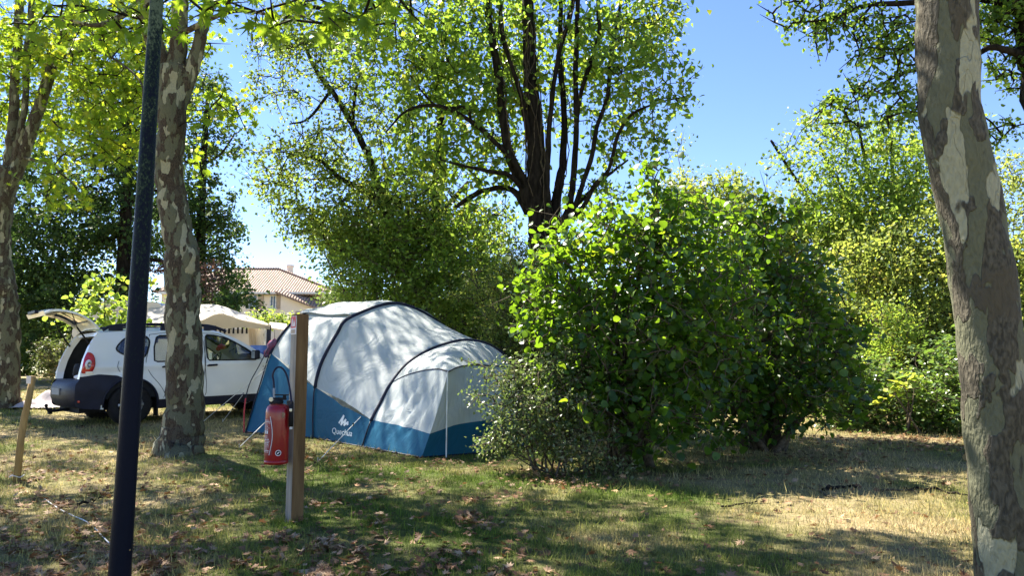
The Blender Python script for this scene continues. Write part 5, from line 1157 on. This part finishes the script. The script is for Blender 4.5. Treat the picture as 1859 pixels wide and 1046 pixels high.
# ------------------------------------------------------------------ the tent
def resample(c, n):
    c = np.asarray(c, float); s = np.r_[0, np.cumsum(np.linalg.norm(np.diff(c, axis=0), axis=1))]; q = np.linspace(0, s[-1], n)
    return np.column_stack([np.interp(q, s, c[:, k]) for k in range(3)])
def build_tent():
    d = np.array([1, 1, 0]) / math.sqrt(2); a = np.array([1, -1, 0]) / math.sqrt(2)
    def PV(u, v, foot, t_off=0.0):
        r = ray(u, v); f = foot + a * t_off
        A = np.array([[r[0], -d[0]], [r[1], -d[1]]]); s, t = np.linalg.solve(A, f[:2]); return f[0] + t * d[0], f[1] + t * d[1], CAMZ + s * r[2], t
    FA, FB, FC, K = G(447, 786), G(570, 797), G(658, 813), G(765, 833)
    tent = thing('family_tent', 'large grey and blue tunnel tent with navy arch sleeves pitched beside the hazel bush', 'tent', (-1.2, 11.2, float(gz(0, 11.2))))
    def arch(foot, px, w, zapex, idx_b):
        near = [np.array([*PV(u, v, foot)]) for u, v in px]
        near[0] = np.array([foot[0], foot[1], foot[2], 0.0])
        tz = [(p[3], p[2]) for p in near]; tc = w / 2
        tz.append((tc, zapex))
        full = tz + [(2 * tc - t, z) for t, z in reversed(tz[:-1])]
        pts = np.array([foot[:2].tolist() + [0] + np.array([0, 0, 0]) + d * t + np.array([0, 0, z]) for t, z in full])
        c = catmull(pts, 6); m = len(px) - 1
        i0 = idx_b * 6; i1 = len(c) - 1 - idx_b * 6
        return c, i0, i1
    # pixels follow the sleeves up to where the flysheet hides them
    cA, a0, a1 = arch(FA, [(447, 786), (462, 735), (478, 685), (492, 642), (510, 611), (531, 587), (556, 569)], 2.7, P(588, 560, FA[1] + .95)[2], 3)
    cB, b0, b1 = arch(FB, [(570, 797), (570, 748), (573, 704), (580, 672), (592, 643), (613, 606), (637, 577)], 2.9, P(715, 552, FB[1] + 1.02)[2], 2)
    pxC = [(658, 813), (675, 764), (690, 735), (712, 695), (742, 660), (782, 636), (830, 621), (862, 620), (890, 628), (914, 645), (929, 668), (934, 705), (934, 760), (932, 800)]
    pc = np.array([PV(u, v, FC)[:3] for u, v in pxC]); pc[0] = FC
    cC = catmull(pc, 6); c0, c1 = 6, len(cC) - 1 - 9
    n1, n2 = 10, 56
    def rows(c, i0, i1): return resample(c[:i0 + 1], n1), resample(c[i0:i1 + 1], n2), resample(c[i1:], n1)
    RA, RB, RC = rows(cA, a0, a1), rows(cB, b0, b1), rows(cC, c0, c1)
    def loft(r0, r1, sag, n=26, amp=.006, diag=0.0):
        out = []
        cen = (r0.mean(0) + r1.mean(0)) / 2
        for k in range(n):
            s = k / (n - 1); r = r0 * (1 - s) + r1 * s
            inn = (cen - r); inn[:, 2] *= .6; L = np.linalg.norm(inn, axis=1)[:, None] + 1e-6
            j = np.arange(len(r)) / len(r)
            wob = amp * (np.sin(j * 23 + s * 9 + diag) * np.sin(s * 14 + j * 5) + .6 * np.sin(j * 41 - s * 22)) * math.sin(math.pi * s)
            r = r + inn / L * (sag * math.sin(math.pi * s) + wob[:, None]); out.append(r)
        return np.vstack(out), grid_faces(n, len(r0))
    def loft3(X, Y_, idx, sag, **k): return loft(X[idx], Y_[idx], sag, **k)
    mk('room_panel', *loft3(RA, RB, 1, .035, amp=.007), MT['tent_grey'], tent, smooth=True)
    mk('roof_panel', *loft3(RB, RC, 1, .05, n=34, amp=.006), MT['tent_grey'], tent, smooth=True)
    mk('skirt_panel', *loft3(RA, RB, 0, .03, amp=.006, diag=2), MT['tent_blue'], tent, smooth=True)
    sk = mk('skirt_panel', *loft3(RB, RC, 0, .03, amp=.006, diag=4), MT['tent_blue'], tent, smooth=True)
    mk('skirt_panel', *loft3(RA, RB, 2, .02), MT['tent_blue'], tent, smooth=True); mk('skirt_panel', *loft3(RB, RC, 2, .02), MT['tent_blue'], tent, smooth=True)
    # closed end behind arch A
    full = np.vstack([RA[0], RA[1][1:], RA[2][1:]]); back = full - a * .12 * np.sin(np.linspace(0, math.pi, len(full)))[:, None]
    mid = back.mean(0); V = list(full) + [tuple(mid - a * .25)]
    mk('end_wall', V, [(i, i + 1, len(full)) for i in range(len(full) - 1)] + [(len(full) - 1, 0, len(full))], MT['tent_grey'], tent, smooth=True)
    # flysheet vent cover lying over the roof between the first two arches
    cvA, cvB = RA[1], RB[1]
    eA = int(np.argmin(np.linalg.norm(cvA - np.array(PV(553, 582, FA)[:3]), axis=1))); eB = int(np.argmin(np.linalg.norm(cvB - np.array(PV(637, 576, FB)[:3]), axis=1)))
    i1 = int(n2 * .80); fly = []
    for k in range(18):
        s = -.05 + 1.05 * k / 17
        r = cvA * (1 - s) + cvB * s
        lo = eA * (1 - s) + eB * s
        q = np.linspace(lo, i1, 40); r = np.column_stack([np.interp(q, np.arange(n2), r[:, m]) for m in range(3)])
        cen = (RA[0][0] + RB[2][-1]) / 2; out = r - cen; out /= np.linalg.norm(out, axis=1)[:, None]
        lift = .03 + .014 * np.sin(np.arange(40) * .45 + k * .5)[:, None] + .05 * math.sin(math.pi * min(1, max(0, s))) * (np.arange(40) > 3)[:, None] * np.minimum(1, np.arange(40) / 10)[:, None]
        r = r + out * lift; fly.append(r)
    V = np.vstack(fly); F = grid_faces(18, 40)
    fo = mk('vent_flysheet', V, F, MT['tent_grey'], tent, smooth=True)
    md = fo.modifiers.new('cloth', 'SOLIDIFY'); md.thickness = .004
    # pod in front of arch C
    T = P(813, 676, K[1] + .10); 
    i712 = 18; C712 = cC[i712]
    s_ = np.linspace(0, 1, 5); Dl = []
    for (u, v), s in zip([(712, 695), (738, 682), (768, 674), (796, 671), (813, 676)], s_):
        Dl.append(P(u, v, C712[1] * (1 - s) + T[1] * s))
    Dl[0] = C712; Dl = resample(catmull(np.array(Dl), 6), 20)
    ifar = len(cC) - 1 - 18; Cf = cC[ifar]
    Dr = resample(catmull(np.array([T, P(832, 667, 9.85), P(858, 663.5, 10.3), P(895, 665, 11.0), Cf]), 8), 34)
    Dall = np.vstack([Dl, Dr[1:]]); nD = 70
    top = resample(cC[i712:ifar + 1], nD); Dd = resample(Dall, nD); out = []
    for k in range(22):
        s = k / 21; r = top * (1 - s) + Dd * s
        j = np.arange(nD) / nD
        r[:, 2] += math.sin(math.pi * s) * (.09 * np.sin(math.pi * j) + .006 * np.sin(j * 60 + s * 4))
        out.append(r)
    mk('hood_panel', np.vstack(out), grid_faces(22, nD), MT['tent_grey'], tent, smooth=True)
    # left pod wall: from the sleeve's lower part to the corner edge K-T
    nv = 24; arc = resample(cC[:i712 + 1], nv); nb = 8; cols = []
    zb0, zb1 = P(675, 764, FC[1])[2], P(772, 788, K[1])[2]
    nc = 20
    KT = np.array([K * (1 - q) + T * q + (a * .05 - d * .02) * math.sin(math.pi * q) for q in np.linspace(0, 1, nv)])
    def wall(bot, topc, e0, e1, zb, name, amp=.01, fold=0.0, out=None, bulge=.06):
        n = len(bot); G1, G2 = [], []
        for k in range(n):
            s = k / (n - 1); q = np.linspace(0, 1, 60)[:, None]; col = bot[k] * (1 - q) + topc[k] * q
            L0 = resample(e0, 60) - (e0[0] * (1 - q) + e0[-1] * q); L1 = resample(e1, 60) - (e1[0] * (1 - q) + e1[-1] * q)
            col = col + L0 * (1 - s) + L1 * s
            qq = q[:, 0]
            if out is not None:
                # creases fanning out from the tensioned top corner
                col = col + out * (np.sin(math.pi * qq) * (amp * np.sin(s * 19 + qq * 3) + fold * np.sin(s * 30 - qq * 16) * (1 - abs(2 * s - 1)) + .5 * amp * np.sin(s * 47 - qq * 9) + bulge * (4 * s * (1 - s)) ** .6))[:, None] * (4 * s * (1 - s)) ** .4
            zz = zb[k]; j = int(np.argmin(abs(col[:, 2] - zz))); f = np.clip(j, 1, 58)
            cb = np.array([np.interp(zz, col[:, 2], col[:, m]) for m in range(3)])
            G1.append(resample(np.vstack([col[:f], cb]), 9)); G2.append(resample(np.vstack([cb, col[f + 1:]]), 28))
        mk('skirt_panel', np.vstack(G1), grid_faces(n, 9), MT['tent_blue'], tent, smooth=True)
        mk(name, np.vstack(G2), grid_faces(n, 28), MT['tent_grey'], tent, smooth=True)
    bot = np.array([FC * (1 - s) + K * s for s in np.linspace(0, 1, nc)]); bot[:, 2] = gz(0, bot[:, 1]) + .005
    nrm = np.cross(K - FC, [0, 0, 1]); nrm /= -np.linalg.norm(nrm)
    wall(bot, resample(Dl, nc), arc, KT, np.linspace(zb0, zb1, nc), 'side_wall', .016, .022, nrm)
    nc = 34; e1 = G(880, 824); foot = np.array([cC[-1][0], cC[-1][1], gz(0, cC[-1][1])])
    bot = resample(catmull(np.array([K, e1, [.30, 10.75, 0], [.32, 11.6, 0], foot]), 8), nc); bot[:, 2] = gz(0, bot[:, 1]) + .005
    zb = np.interp(np.linspace(0, 1, nc), [0, .10, .23, .5, .9, 1], [zb1, .45, .48, .52, .55, .6])
    wall(bot, resample(Dr, nc), KT, resample(cC[ifar:][::-1], nv), zb, 'front_wall', .016, .034, a)
    # sleeves, piping and seams
    def offs(c, r): 
        cen = c.mean(0); o = c - cen; o /= np.linalg.norm(o, axis=1)[:, None]; return c + o * r
    for c, i0, i1 in ((cA, a0, a1), (cB, b0, b1), (cC, c0, c1)):
        mk('arch_sleeve', *tube(offs(c[i0:i1 + 1], .012), .026, 8), MT['navy_trim'], tent, smooth=True)
        mk('arch_pole', *tube(offs(c, .02)[:i0 + 1], .010, 6), MT['navy_trim'], tent, smooth=True); mk('arch_pole', *tube(offs(c, .02)[i1:], .010, 6), MT['navy_trim'], tent, smooth=True)
    mk('piping', *tube(Dl + [0, 0, .004] + nrm * .004, .010, 6), MT['navy_trim'], tent, smooth=True); mk('piping', *tube(Dr + a * .006 + [0, 0, .004], .009, 6), MT['navy_trim'], tent, smooth=True)
    hem = np.vstack([RA[0][0], RB[0][0], RC[0][0], K, bot[4:]]); hem[:, 2] += .012
    mk('hem', *tube(resample(hem, 60) - np.array([.004, .004, 0]), .010, 5), MT['navy_trim'], tent)
    # print on the skirt
    me = sk.data; Vw = [Vector(np.array(v.co) + BASE[sk.name]) for v in me.vertices]
    bvh = BVHTree.FromPolygons(Vw, [tuple(p.vertices) for p in me.polygons])
    tdir = Vector((FC - FB)); tdir.normalize()
    org = Vector((0, 0, CAMZ)); rd = Vector(ray(623, 772)).normalized(); hit, nn, _, _ = bvh.ray_cast(org, rd)
    if nn.dot(rd) > 0: nn = -nn
    xd = (tdir - nn * tdir.dot(nn)).normalized(); yd = nn.cross(xd); 
    if yd.z < 0: yd = -yd
    def onskin(x, y, lift=.003):
        p = hit + xd * x + yd * y + nn * .3; h2, n2_, _, _ = bvh.ray_cast(p, -nn)
        return (h2 if h2 else hit + xd * x + yd * y) + nn * lift
    cu = bpy.data.curves.new('print', 'FONT'); cu.body = 'Quechua'; cu.size = .115; cu.resolution_u = 3; cu.offset = .0012
    tmp = bpy.data.objects.new('tmp', cu); COL.objects.link(tmp); dg = bpy.context.evaluated_depsgraph_get(); m2 = bpy.data.meshes.new_from_object(tmp.evaluated_get(dg))
    pv = [(v.co.x, v.co.y) for v in m2.vertices]; pf = [tuple(p.vertices) for p in m2.polygons]; bpy.data.objects.remove(tmp)
    x1 = max(p[0] for p in pv)
    mk('brand_print', [onskin((x / x1 - .5) * .50, y - .135) for x, y in pv], pf, MT['print_white'], tent)
    zig = [(-.13, .02), (-.05, .125), (-.075, .0), (.01, .075), (.0, .0), (.065, .045), (.075, .012)]
    V, F = [], []
    for k in range(len(zig) - 1):
        p, q = np.array(zig[k]), np.array(zig[k + 1]); dd = (q - p) / np.linalg.norm(q - p); nn2 = np.array([-dd[1], dd[0]]) * (.015 if k % 2 == 0 else .019); 
        p2, q2 = p - dd * .008, q + dd * .008; b = len(V)
        V += [onskin(*(c + [0.03, 0]), lift=.003 + .0006 * k) for c in (p2 - nn2, q2 - nn2, q2 + nn2, p2 + nn2)]; F.append((b, b + 1, b + 2, b + 3))
    mk('mountain_emblem', V, F, MT['print_white'], tent)
    # guy lines and the front pole
    def guy(p0, p1, slider=None):
        g = mk('guy_line', *tube(np.array([p0, p1]), .0055, 5), MT['cord_white'], tent)
        if slider is not None:
            c = p0 * (1 - slider) + p1 * slider; mk('line_runner', *box(c, (.02, .02, .045), bev=.004), MT['navy_trim'], g)
        pg = p1.copy(); mk('tent_peg', *tube(np.array([pg + [0, 0, .05], pg + [0, 0, -.08]]), .006, 5), MT['steel'], g)
    hb, _, _, _ = bvh.ray_cast(org, Vector(ray(655, 757)).normalized())
    hb = np.array(hb) if hb else P(655, 752, 10.7)
    guy(hb, G(577, 839), .2); guy(P(497, 752, FA[1] - .2), G(434, 813)); guy(P(480, 672, FA[1] + .05), G(365, 769)); guy(P(484, 660, FA[1] + .05), G(404, 766), .5)
    g = G(810, 834); mk('awning_pole', *tube(np.array([g + [0, 0, -.02], T + [0.0, -.03, 0.01]]), .009, 6), MT['cord_white'], tent)
    g = G(443, 786); pts = catmull(np.array([g, P(444, 740, g[1]), P(452, 700, g[1] + .02), P(470, 665, g[1] + .1), P(487, 632, g[1] + .2)]), 5)
    mk('bent_pole', *tube(pts[:8], .011, 6), MT['sign_red'], tent); mk('bent_pole', *tube(pts[7:], .008, 6), MT['navy_trim'], tent)
    # bundle hanging at the first arch
    p = np.array(PV(496, 632, FA)[:3]); V, F = lathe([(.0, -.15), (.04, -.13), (.06, -.06), (.045, .0), (.07, .06), (.05, .12), (0, .15)], p + [-.05, .0, 0], 14)
    V = [tuple(np.array(v) + rng.normal(0, .008, 3) + np.array([.45 * (v[2] - p[2]), 0, 0])) for v in V]
    props(mk('towel', V, F, MT['cloth_pink'], base=p, smooth=True), 'dark red and purple towel bundled against the left arch of the tent', 'towel')
build_tent()

# ------------------------------------------------------------------ fire point: post, sign, extinguisher
def build_post():
    b = G(534, 951); D = b[1]; th = R(-48)
    nf = np.array([math.cos(th), math.sin(th), 0]); nl = np.array([math.cos(th - math.pi / 2), math.sin(th - math.pi / 2), 0])
    H = P(537, 571, D)[2]
    t = thing('wooden_post', 'square weathered timber post carrying the red fire extinguisher', 'post', b)
    V, F = box((b[0], b[1], (H - .15) / 2 + b[2] / 2), (.093, .093, H + .15 - b[2]), rz=th, bev=.004)
    mk('post', V, F, MT['wood_post'], t)
    # a thin paler grey sheet covers the left face
    c = b + nl * .0475; c[2] = (b[2] + H) / 2 - .02
    mk('grey_face', *box(c, (.003, .086, H - b[2] - .03), rz=math.atan2(nl[1], nl[0])), MT['wood_grey'], t)
    # sign
    rz = math.atan2(nl[1], nl[0])
    def onface(x, z, dd): 
        s = np.array([-nl[1], nl[0], 0]); p = b + nl * (.0495 + dd) + s * x; return np.array([p[0], p[1], z])
    zt = H - .015; c = onface(0, zt - .068, .002)
    sg = thing('fire_sign', 'small red and white extinguisher sign at the top of the timber post', 'sign', c)
    mk('sign_board', *box(c, (.004, .084, .136), rz=rz), MT['sign_white'], sg)
    def plate(x, z, w, h, m, k, name): mk(name, *box(onface(x, z, .0045 + k * .0006), (.001, w, h), rz=rz), m, sg)
    sx = np.array([-nl[1], nl[0], 0])
    sgn = 1
    plate(0, zt - .046, .076, .084, MT['sign_red'], 0, 'red_field')
    def poly(pts, m, k, name):
        V = [onface(x * sgn, z, .0055 + k * .0006) for x, z in pts]; mk(name, V + [v + nl * .0006 for v in V], [tuple(range(len(V)))[::-1], tuple(len(V) + i for i in range(len(V)))], m, sg)
    poly([(-.022, zt - .078), (-.006, zt - .078), (-.006, zt - .032), (-.010, zt - .024), (-.010, zt - .016), (-.018, zt - .016), (-.018, zt - .024), (-.022, zt - .032)], MT['sign_white'], 1, 'extinguisher_pictogram')
    poly([(.004, zt - .078), (.028, zt - .078), (.031, zt - .06), (.024, zt - .04), (.022, zt - .05), (.014, zt - .020), (.008, zt - .045), (.003, zt - .06)], MT['sign_white'], 1, 'flame_pictogram')
    poly([(-.03, zt - .128), (.03, zt - .128), (.03, zt - .100), (-.03, zt - .100)], MT['shutter_tan'], 0, 'text_strip')
    # extinguisher hangs on the left face
    r = .083; zc0 = P(505, 843, D - .1)[2]; zc1 = P(505, 728, D - .1)[2]; top = zc1
    hgt = top - .02 - zc0; c = b + nl * (.05 + .02 + r); c[2] = zc0
    e = thing('fire_extinguisher', 'red water fire extinguisher with black hose hung on the timber post', 'extinguisher', c)
    mk('cylinder', *lathe([(.0, .006), (.055, .004), (.070, 0), (.078, .010), (r, .030), (r, hgt - .065), (r * .97, hgt - .040), (r * .85, hgt - .018), (r * .6, hgt - .004), (.03, hgt), (.0, hgt)], c, 40), MT['ext_red'], e, smooth=True)
    mk('base_ring', *lathe([(.079, .004), (.0845, .004), (.0845, .030), (.081, .030)], c, 40, cap=False), MT['ext_red'], e, smooth=True)
    zt2 = c[2] + hgt
    vv = mk('valve_head', *join([lathe([(.034, -.004), (.038, .012), (.034, .022), (.022, .034)], (c[0], c[1], zt2), 16), box((c[0] + .012, c[1], zt2 + .034), (.09, .034, .018), bev=.004), box((c[0] - .035, c[1], zt2 + .012), (.05, .03, .03), bev=.006)]), MT['black'], e)
    mk('carry_handle', *join([box((c[0] + .02, c[1], zt2 + .062), (.105, .026, .008), bev=.002), box((c[0] + .045, c[1], zt2 + .045), (.02, .024, .03), bev=.003)]), MT['black'], vv)
    mk('pressure_gauge', *lathe([(0, -.012), (.016, -.012), (.016, .004), (0, .004)], (c[0] - .045, c[1] - .012, zt2 + .03), 14, 'y'), MT['brass'], vv)
    hp = [np.array([c[0] - .025, c[1] - .01, zt2 + .01]), P(497, 695, c[1]), P(495, 682, c[1]), P(500, 670, c[1]), P(509, 667, c[1]), P(518, 676, c[1]), P(524, 695, c[1]), P(528, 720, c[1] - .02), P(529.5, 742, c[1] - .03), P(529, 760, c[1] - .03)]
    hs = catmull(np.array(hp), 6)
    mk('hose', *tube(hs, .0068, 10), MT['hose'], e, smooth=True)
    mk('hose_ferrule', *tube(hs[:5], .0088, 10), MT['interior_grey'], e, smooth=True)
    mk('nozzle', *tube(np.array([P(529, 730, c[1] - .03), P(528, 775, c[1] - .03)]), [.016, .017], 12), MT['black'], e, smooth=True)
    mk('nozzle_tip', *tube(np.array([P(528, 774, c[1] - .03), P(528, 780, c[1] - .03)]), .011, 10), MT['cloth_white'], e, smooth=True)
    br = b + nl * .064; br[2] = zt2 - .06
    mk('wall_bracket', *box(br, (.024, .05, .16), rz=rz, bev=.004), MT['black'], e)
    mk('clip', *box(P(528, 745, c[1] - .055), (.018, .01, .022), bev=.003), MT['brass'], e)
    # curved label with lines of white print
    cam2 = math.atan2(-c[1], -c[0])
    def lab(a0, a1, z0, z1, off, name, m, parent, n=10):
        A = np.linspace(a0, a1, n); V = [(c[0] + (r + off) * math.cos(q), c[1] + (r + off) * math.sin(q), z) for z in (c[2] + z0, c[2] + z1) for q in A]
        return mk(name, V, grid_faces(2, n), m, parent, smooth=True)
    aL = cam2 - R(88); aR = cam2 - R(22)
    lb = lab(aL, aR, .07, hgt - .10, .0012, 'label', MT['label_red'], e, 14)
    k = 0
    Vs, Fs = [], []
    def add_line(a0, a1, z0, z1):
        A = np.linspace(a0, a1, 6); V = [(c[0] + (r + .0022) * math.cos(q), c[1] + (r + .0022) * math.sin(q), z) for z in (c[2] + z0, c[2] + z1) for q in A]; Vs.append((V, grid_faces(2, 6)))
    z = hgt - .115
    while z > .09:
        hh = rng.choice([.002, .0025, .004]); e_ = aL + R(50) + R(rng.uniform(-14, 6)); a_ = aL + R(4)
        if abs(z - hgt * .52) < .012:
            add_line(a_ + R(10), a_ + R(20), z - .012, z + .008); add_line(a_ + R(26), a_ + R(36), z - .012, z + .008); z -= .026; continue
        while a_ < e_:
            w_ = R(rng.uniform(5, 14)); add_line(a_, min(a_ + w_, e_), z - hh, z); a_ += w_ + R(2.5)
        z -= hh + .0065
    mk('label_print', *join(Vs), MT['print_white'], lb)
    arcp = np.array([(c[0] + (r + .0035) * math.cos(q), c[1] + (r + .0035) * math.sin(q), c[2] + zz) for q, zz in zip(aR - R(14) + R(14) * np.sin(np.linspace(0, math.pi, 16)), np.linspace(.07, hgt - .09, 16))])
    mk('label_curve', *tube(arcp, .0022, 5), MT['print_white'], lb)
    q0 = cam2 + R(8); n_ = np.array([math.cos(q0), math.sin(q0), 0]); s_ = np.array([-n_[1], n_[0], 0])
    def disc(rr, off, z, name, m, par):
        A = np.linspace(0, 2 * math.pi, 25)[:-1]; V = []
        for q in A:
            x = rr * math.cos(q); yy = math.sqrt(max(0, r * r - x * x)); p = np.array([c[0], c[1], c[2] + z + rr * math.sin(q)]) + n_ * (yy + off) + s_ * x; V.append(p)
        V.append(np.array([c[0], c[1], c[2] + z]) + n_ * (r + off)); return mk(name, V, [(i, (i + 1) % 24, 24) for i in range(24)], m, par)
    bd = disc(.021, .0015, .085, 'round_badge', MT['sign_white'], e); disc(.016, .0022, .085, 'badge_centre', MT['black'], bd)
    Vb = [np.array([c[0], c[1], c[2] + .085 + zz]) + n_ * (math.sqrt(r * r - x * x) + .003) + s_ * x for x, zz in [(-.010, -.006), (-.002, -.009), (.004, .001), (.010, .004), (.006, .009), (-.004, .003)]]
    mk('badge_mark', Vb, [tuple(range(6))], MT['sign_white'], bd)
    # dry leaf caught on the shoulder
    pz = c + n_ * (r + .012) - s_ * -.03; pz[2] = c[2] + hgt - .06
    o = leaf_mesh('dry_leaf', np.array([pz]), np.array([.06]), 'plane', MT['litter'], up=0, tone=np.array([.7])); props(o, 'curled dry leaf caught on top of the red extinguisher', 'leaf')
build_post()

# ------------------------------------------------------------------ lamp post
def build_lamp():
    Y = 3.55; b = at_ground(P(212, 1150, Y)[0], Y)
    t = thing('lamp_post', 'dark blue tapering lamp post with grey lichen on its upper part', 'lamp post', b)
    pts = [P(210, 1175, Y), P(217, 1046, Y), P(228, 880, Y), P(240, 700, Y), P(252, 520, Y), P(264, 330, Y), P(276, 130, Y), P(285, -10, Y), P(300, -330, Y), P(312, -700, Y)]
    wd = [39, 37.5, 35.5, 34, 32, 29, 26, 23.5, 20, 16]
    pts[0][2] = min(pts[0][2], -.02)
    pol = mk('pole', *tube(catmull(np.array(pts), 5), np.interp(np.linspace(0, 9, 46), range(10), [PM(w_, Y) / 2 for w_ in wd]), 28), MT['pole'], t, smooth=True)
    tp = pts[-1]
    hd = mk('lamp_head', *lathe([(.03, -.05), (.05, 0), (.12, .03), (.16, .06), (.16, .09), (.03, .12)], tp, 20), MT['car_dark'], t, smooth=True)
    mk('lantern_glass', *lathe([(.13, .09), (.17, .30), (.05, .32)], tp, 20), MT['glass'], t, smooth=True)
    mk('lantern_cap', *lathe([(.20, .31), (.19, .34), (.10, .40), (.0, .43)], tp, 20), MT['car_dark'], t, smooth=True)
    mk('base_collar', *lathe([(.075, -.02), (.075, .03), (.055, .05)], b, 24), MT['pole'], t, smooth=True)
    # seeding weed by its foot
    w = G(222, 1130); Vp = catmull(np.array([w, P(222, 1060, w[1]), P(228, 1020, w[1]), P(234, 1000, w[1])]), 4)
    wd_ = thing('weed', 'thin seeding weed growing against the foot of the lamp post', 'weed', w)
    mk('stem', *tube(Vp, .0016, 5), MT['bamboo'], wd_); mk('seed_head', *lathe([(0, -.008), (.006, -.004), (.008, .003), (.004, .010), (0, .012)], Vp[-1], 8), MT['bamboo'], wd_)
    leaf_mesh('leaves', np.array([Vp[3] + rng.normal(0, .01, 3) for _ in range(8)]), np.full(8, .035), 'rhomb', MT['bramble_leaf'], wd_)
build_lamp()

# ------------------------------------------------------------------ small things on the lawn
b = G(30, 876); Dk = b[1]
t = thing('wooden_stake', 'pale leaning wooden stake with a light tag at its top, left of the car', 'stake', b)
mk('stake', *tube(np.array([b + [0, 0, -.05], P(38, 800, Dk), P(45, 755, Dk), P(50, 735, Dk), P(60, 683, Dk)]), [PM(6.5, Dk), PM(6.2, Dk), PM(6, Dk), PM(5.8, Dk), PM(5.2, Dk)], 10, True, .04), MT['bamboo'], t, smooth=True)
mk('tag', *box(P(52, 690, Dk - .06), (PM(8, Dk), .004, PM(14, Dk))), MT['caravan'], t)
mk('string_loop', *tube(catmull(np.array([b + np.array([.06 * math.cos(q), .06 * math.sin(q), .06 + .01 * math.sin(3 * q)]) for q in np.linspace(0, 6.28, 12)]), 2), .004, 5), MT['cord_white'], t)
cp = [G(u, v) + np.array([0, 0, .016]) for u, v in [(78, 908), (95, 920), (107, 928), (122, 936), (137, 943), (155, 951), (172, 964), (185, 978), (200, 994), (215, 1012)]]
props(mk('white_cord', *tube(catmull(np.array(cp), 4), .0045, 5), MT['cord_white'], base=cp[0]), 'thin white cord trailing over the grass towards the lamp post', 'cord')
def heap():
    c = at_ground(P(82, 722, 16.4)[0], 16.4); n = 44; V = []
    for i in range(n):
        for j in range(n):
            x, y = (i / (n - 1) - .5) * 1.3, (j / (n - 1) - .5) * 1.1
            r = math.hypot(x / .62, y / .52); e = max(0, 1 - r ** 1.6)
            z = .34 * e * (.55 + .30 * math.sin(x * 9 + 3 * math.sin(y * 7)) + .25 * math.cos(y * 12 + x * 5)) + .02 + rng.normal(0, .004)
            k = .66 / max(.66, math.hypot(x, y)); V.append(c + [x * k + .02 * math.sin(y * 19), y * k, max(.012, z)])
    props(mk('ground_sheet', V, grid_faces(n, n), MT['tarp'], base=c, smooth=True), 'crumpled mauve grey ground sheet heaped on the grass behind the car bumper', 'sheet')
heap()
tb = at_ground(P(466, 700, 17.5)[0], 17.5)
t = thing('camping_table', 'low camping table mostly hidden between the car bonnet and the tent', 'table', tb)
mk('tabletop', *box(tb + [0, 0, 1.05], (.9, .6, .03), bev=.01), MT['interior_grey'], t)
for sx in (-1, 1):
    for sy in (-1, 1): mk('leg', *tube(np.array([tb + [sx * .4, sy * .25, 0], tb + [sx * .4, sy * .25, 1.03]]), .014, 6), MT['steel'], t)
props(mk('plastic_tub', *lathe([(.15, 0), (.20, .20), (.215, .20), (.215, .22), (.17, .21), (.14, .03), (0, .03)], tb + [.05, 0, 1.067], 20), MT['plastic_blue'], base=tb + [.05, 0, 1.067]), 'blue plastic tub standing between the car bonnet and the tent', 'tub')
def stick(label, pts, w, mat='bark_dark', name='fallen_branch'):
    p = np.array([G(u, v) + np.array([0, 0, .02]) for u, v in pts]); c = catmull(p, 4); c[1:-1] += rng.normal(0, .008, (len(c) - 2, 3))
    props(mk(name, *tube(c, np.linspace(PM(w, p[0][1]) / 2, PM(w, p[0][1]) / 4, len(c)), 7, True, .1), MT[mat], base=p[0]), label, 'branch')
stick('thick dark fallen branch lying on the dry lawn right of the hazel bush', [(1495, 894), (1515, 891), (1540, 888), (1556, 889)], 8)
stick('pale forked fallen branch on the lawn below the dark branch', [(1455, 884), (1480, 893), (1500, 903), (1520, 908)], 5, 'bark_grey')
stick('long thin fallen branch near the foot of the close plane trunk', [(1640, 890), (1690, 893), (1735, 900), (1772, 906)], 5)
stick('pale stick in front of the close plane trunk', [(1600, 896), (1630, 895), (1665, 898)], 5, 'bark_grey')
stick('thin dark twig in the grass left of the dark branch', [(1310, 925), (1345, 921), (1375, 915)], 4)
stick('broken twig lying between the stake and the lamp post', [(140, 921), (160, 916), (180, 909), (195, 904)], 5)
lg = G(1764, 839); V, F = tube(np.array([lg + [-.05, .02, .05], lg + [.12, .12, .05]]), .048, 14, True, .04)
t = thing('log', 'short dark log end lying on leaf litter beside the close plane trunk', 'log', lg); mk('bark', V, F, MT['bark_dark'], t); mk('cut_face', *lathe([(0, -.002), (.043, -.002), (.043, .002), (0, .002)], lg + [-.053, .017, .05], 14, 'y'), MT['bamboo'], t)
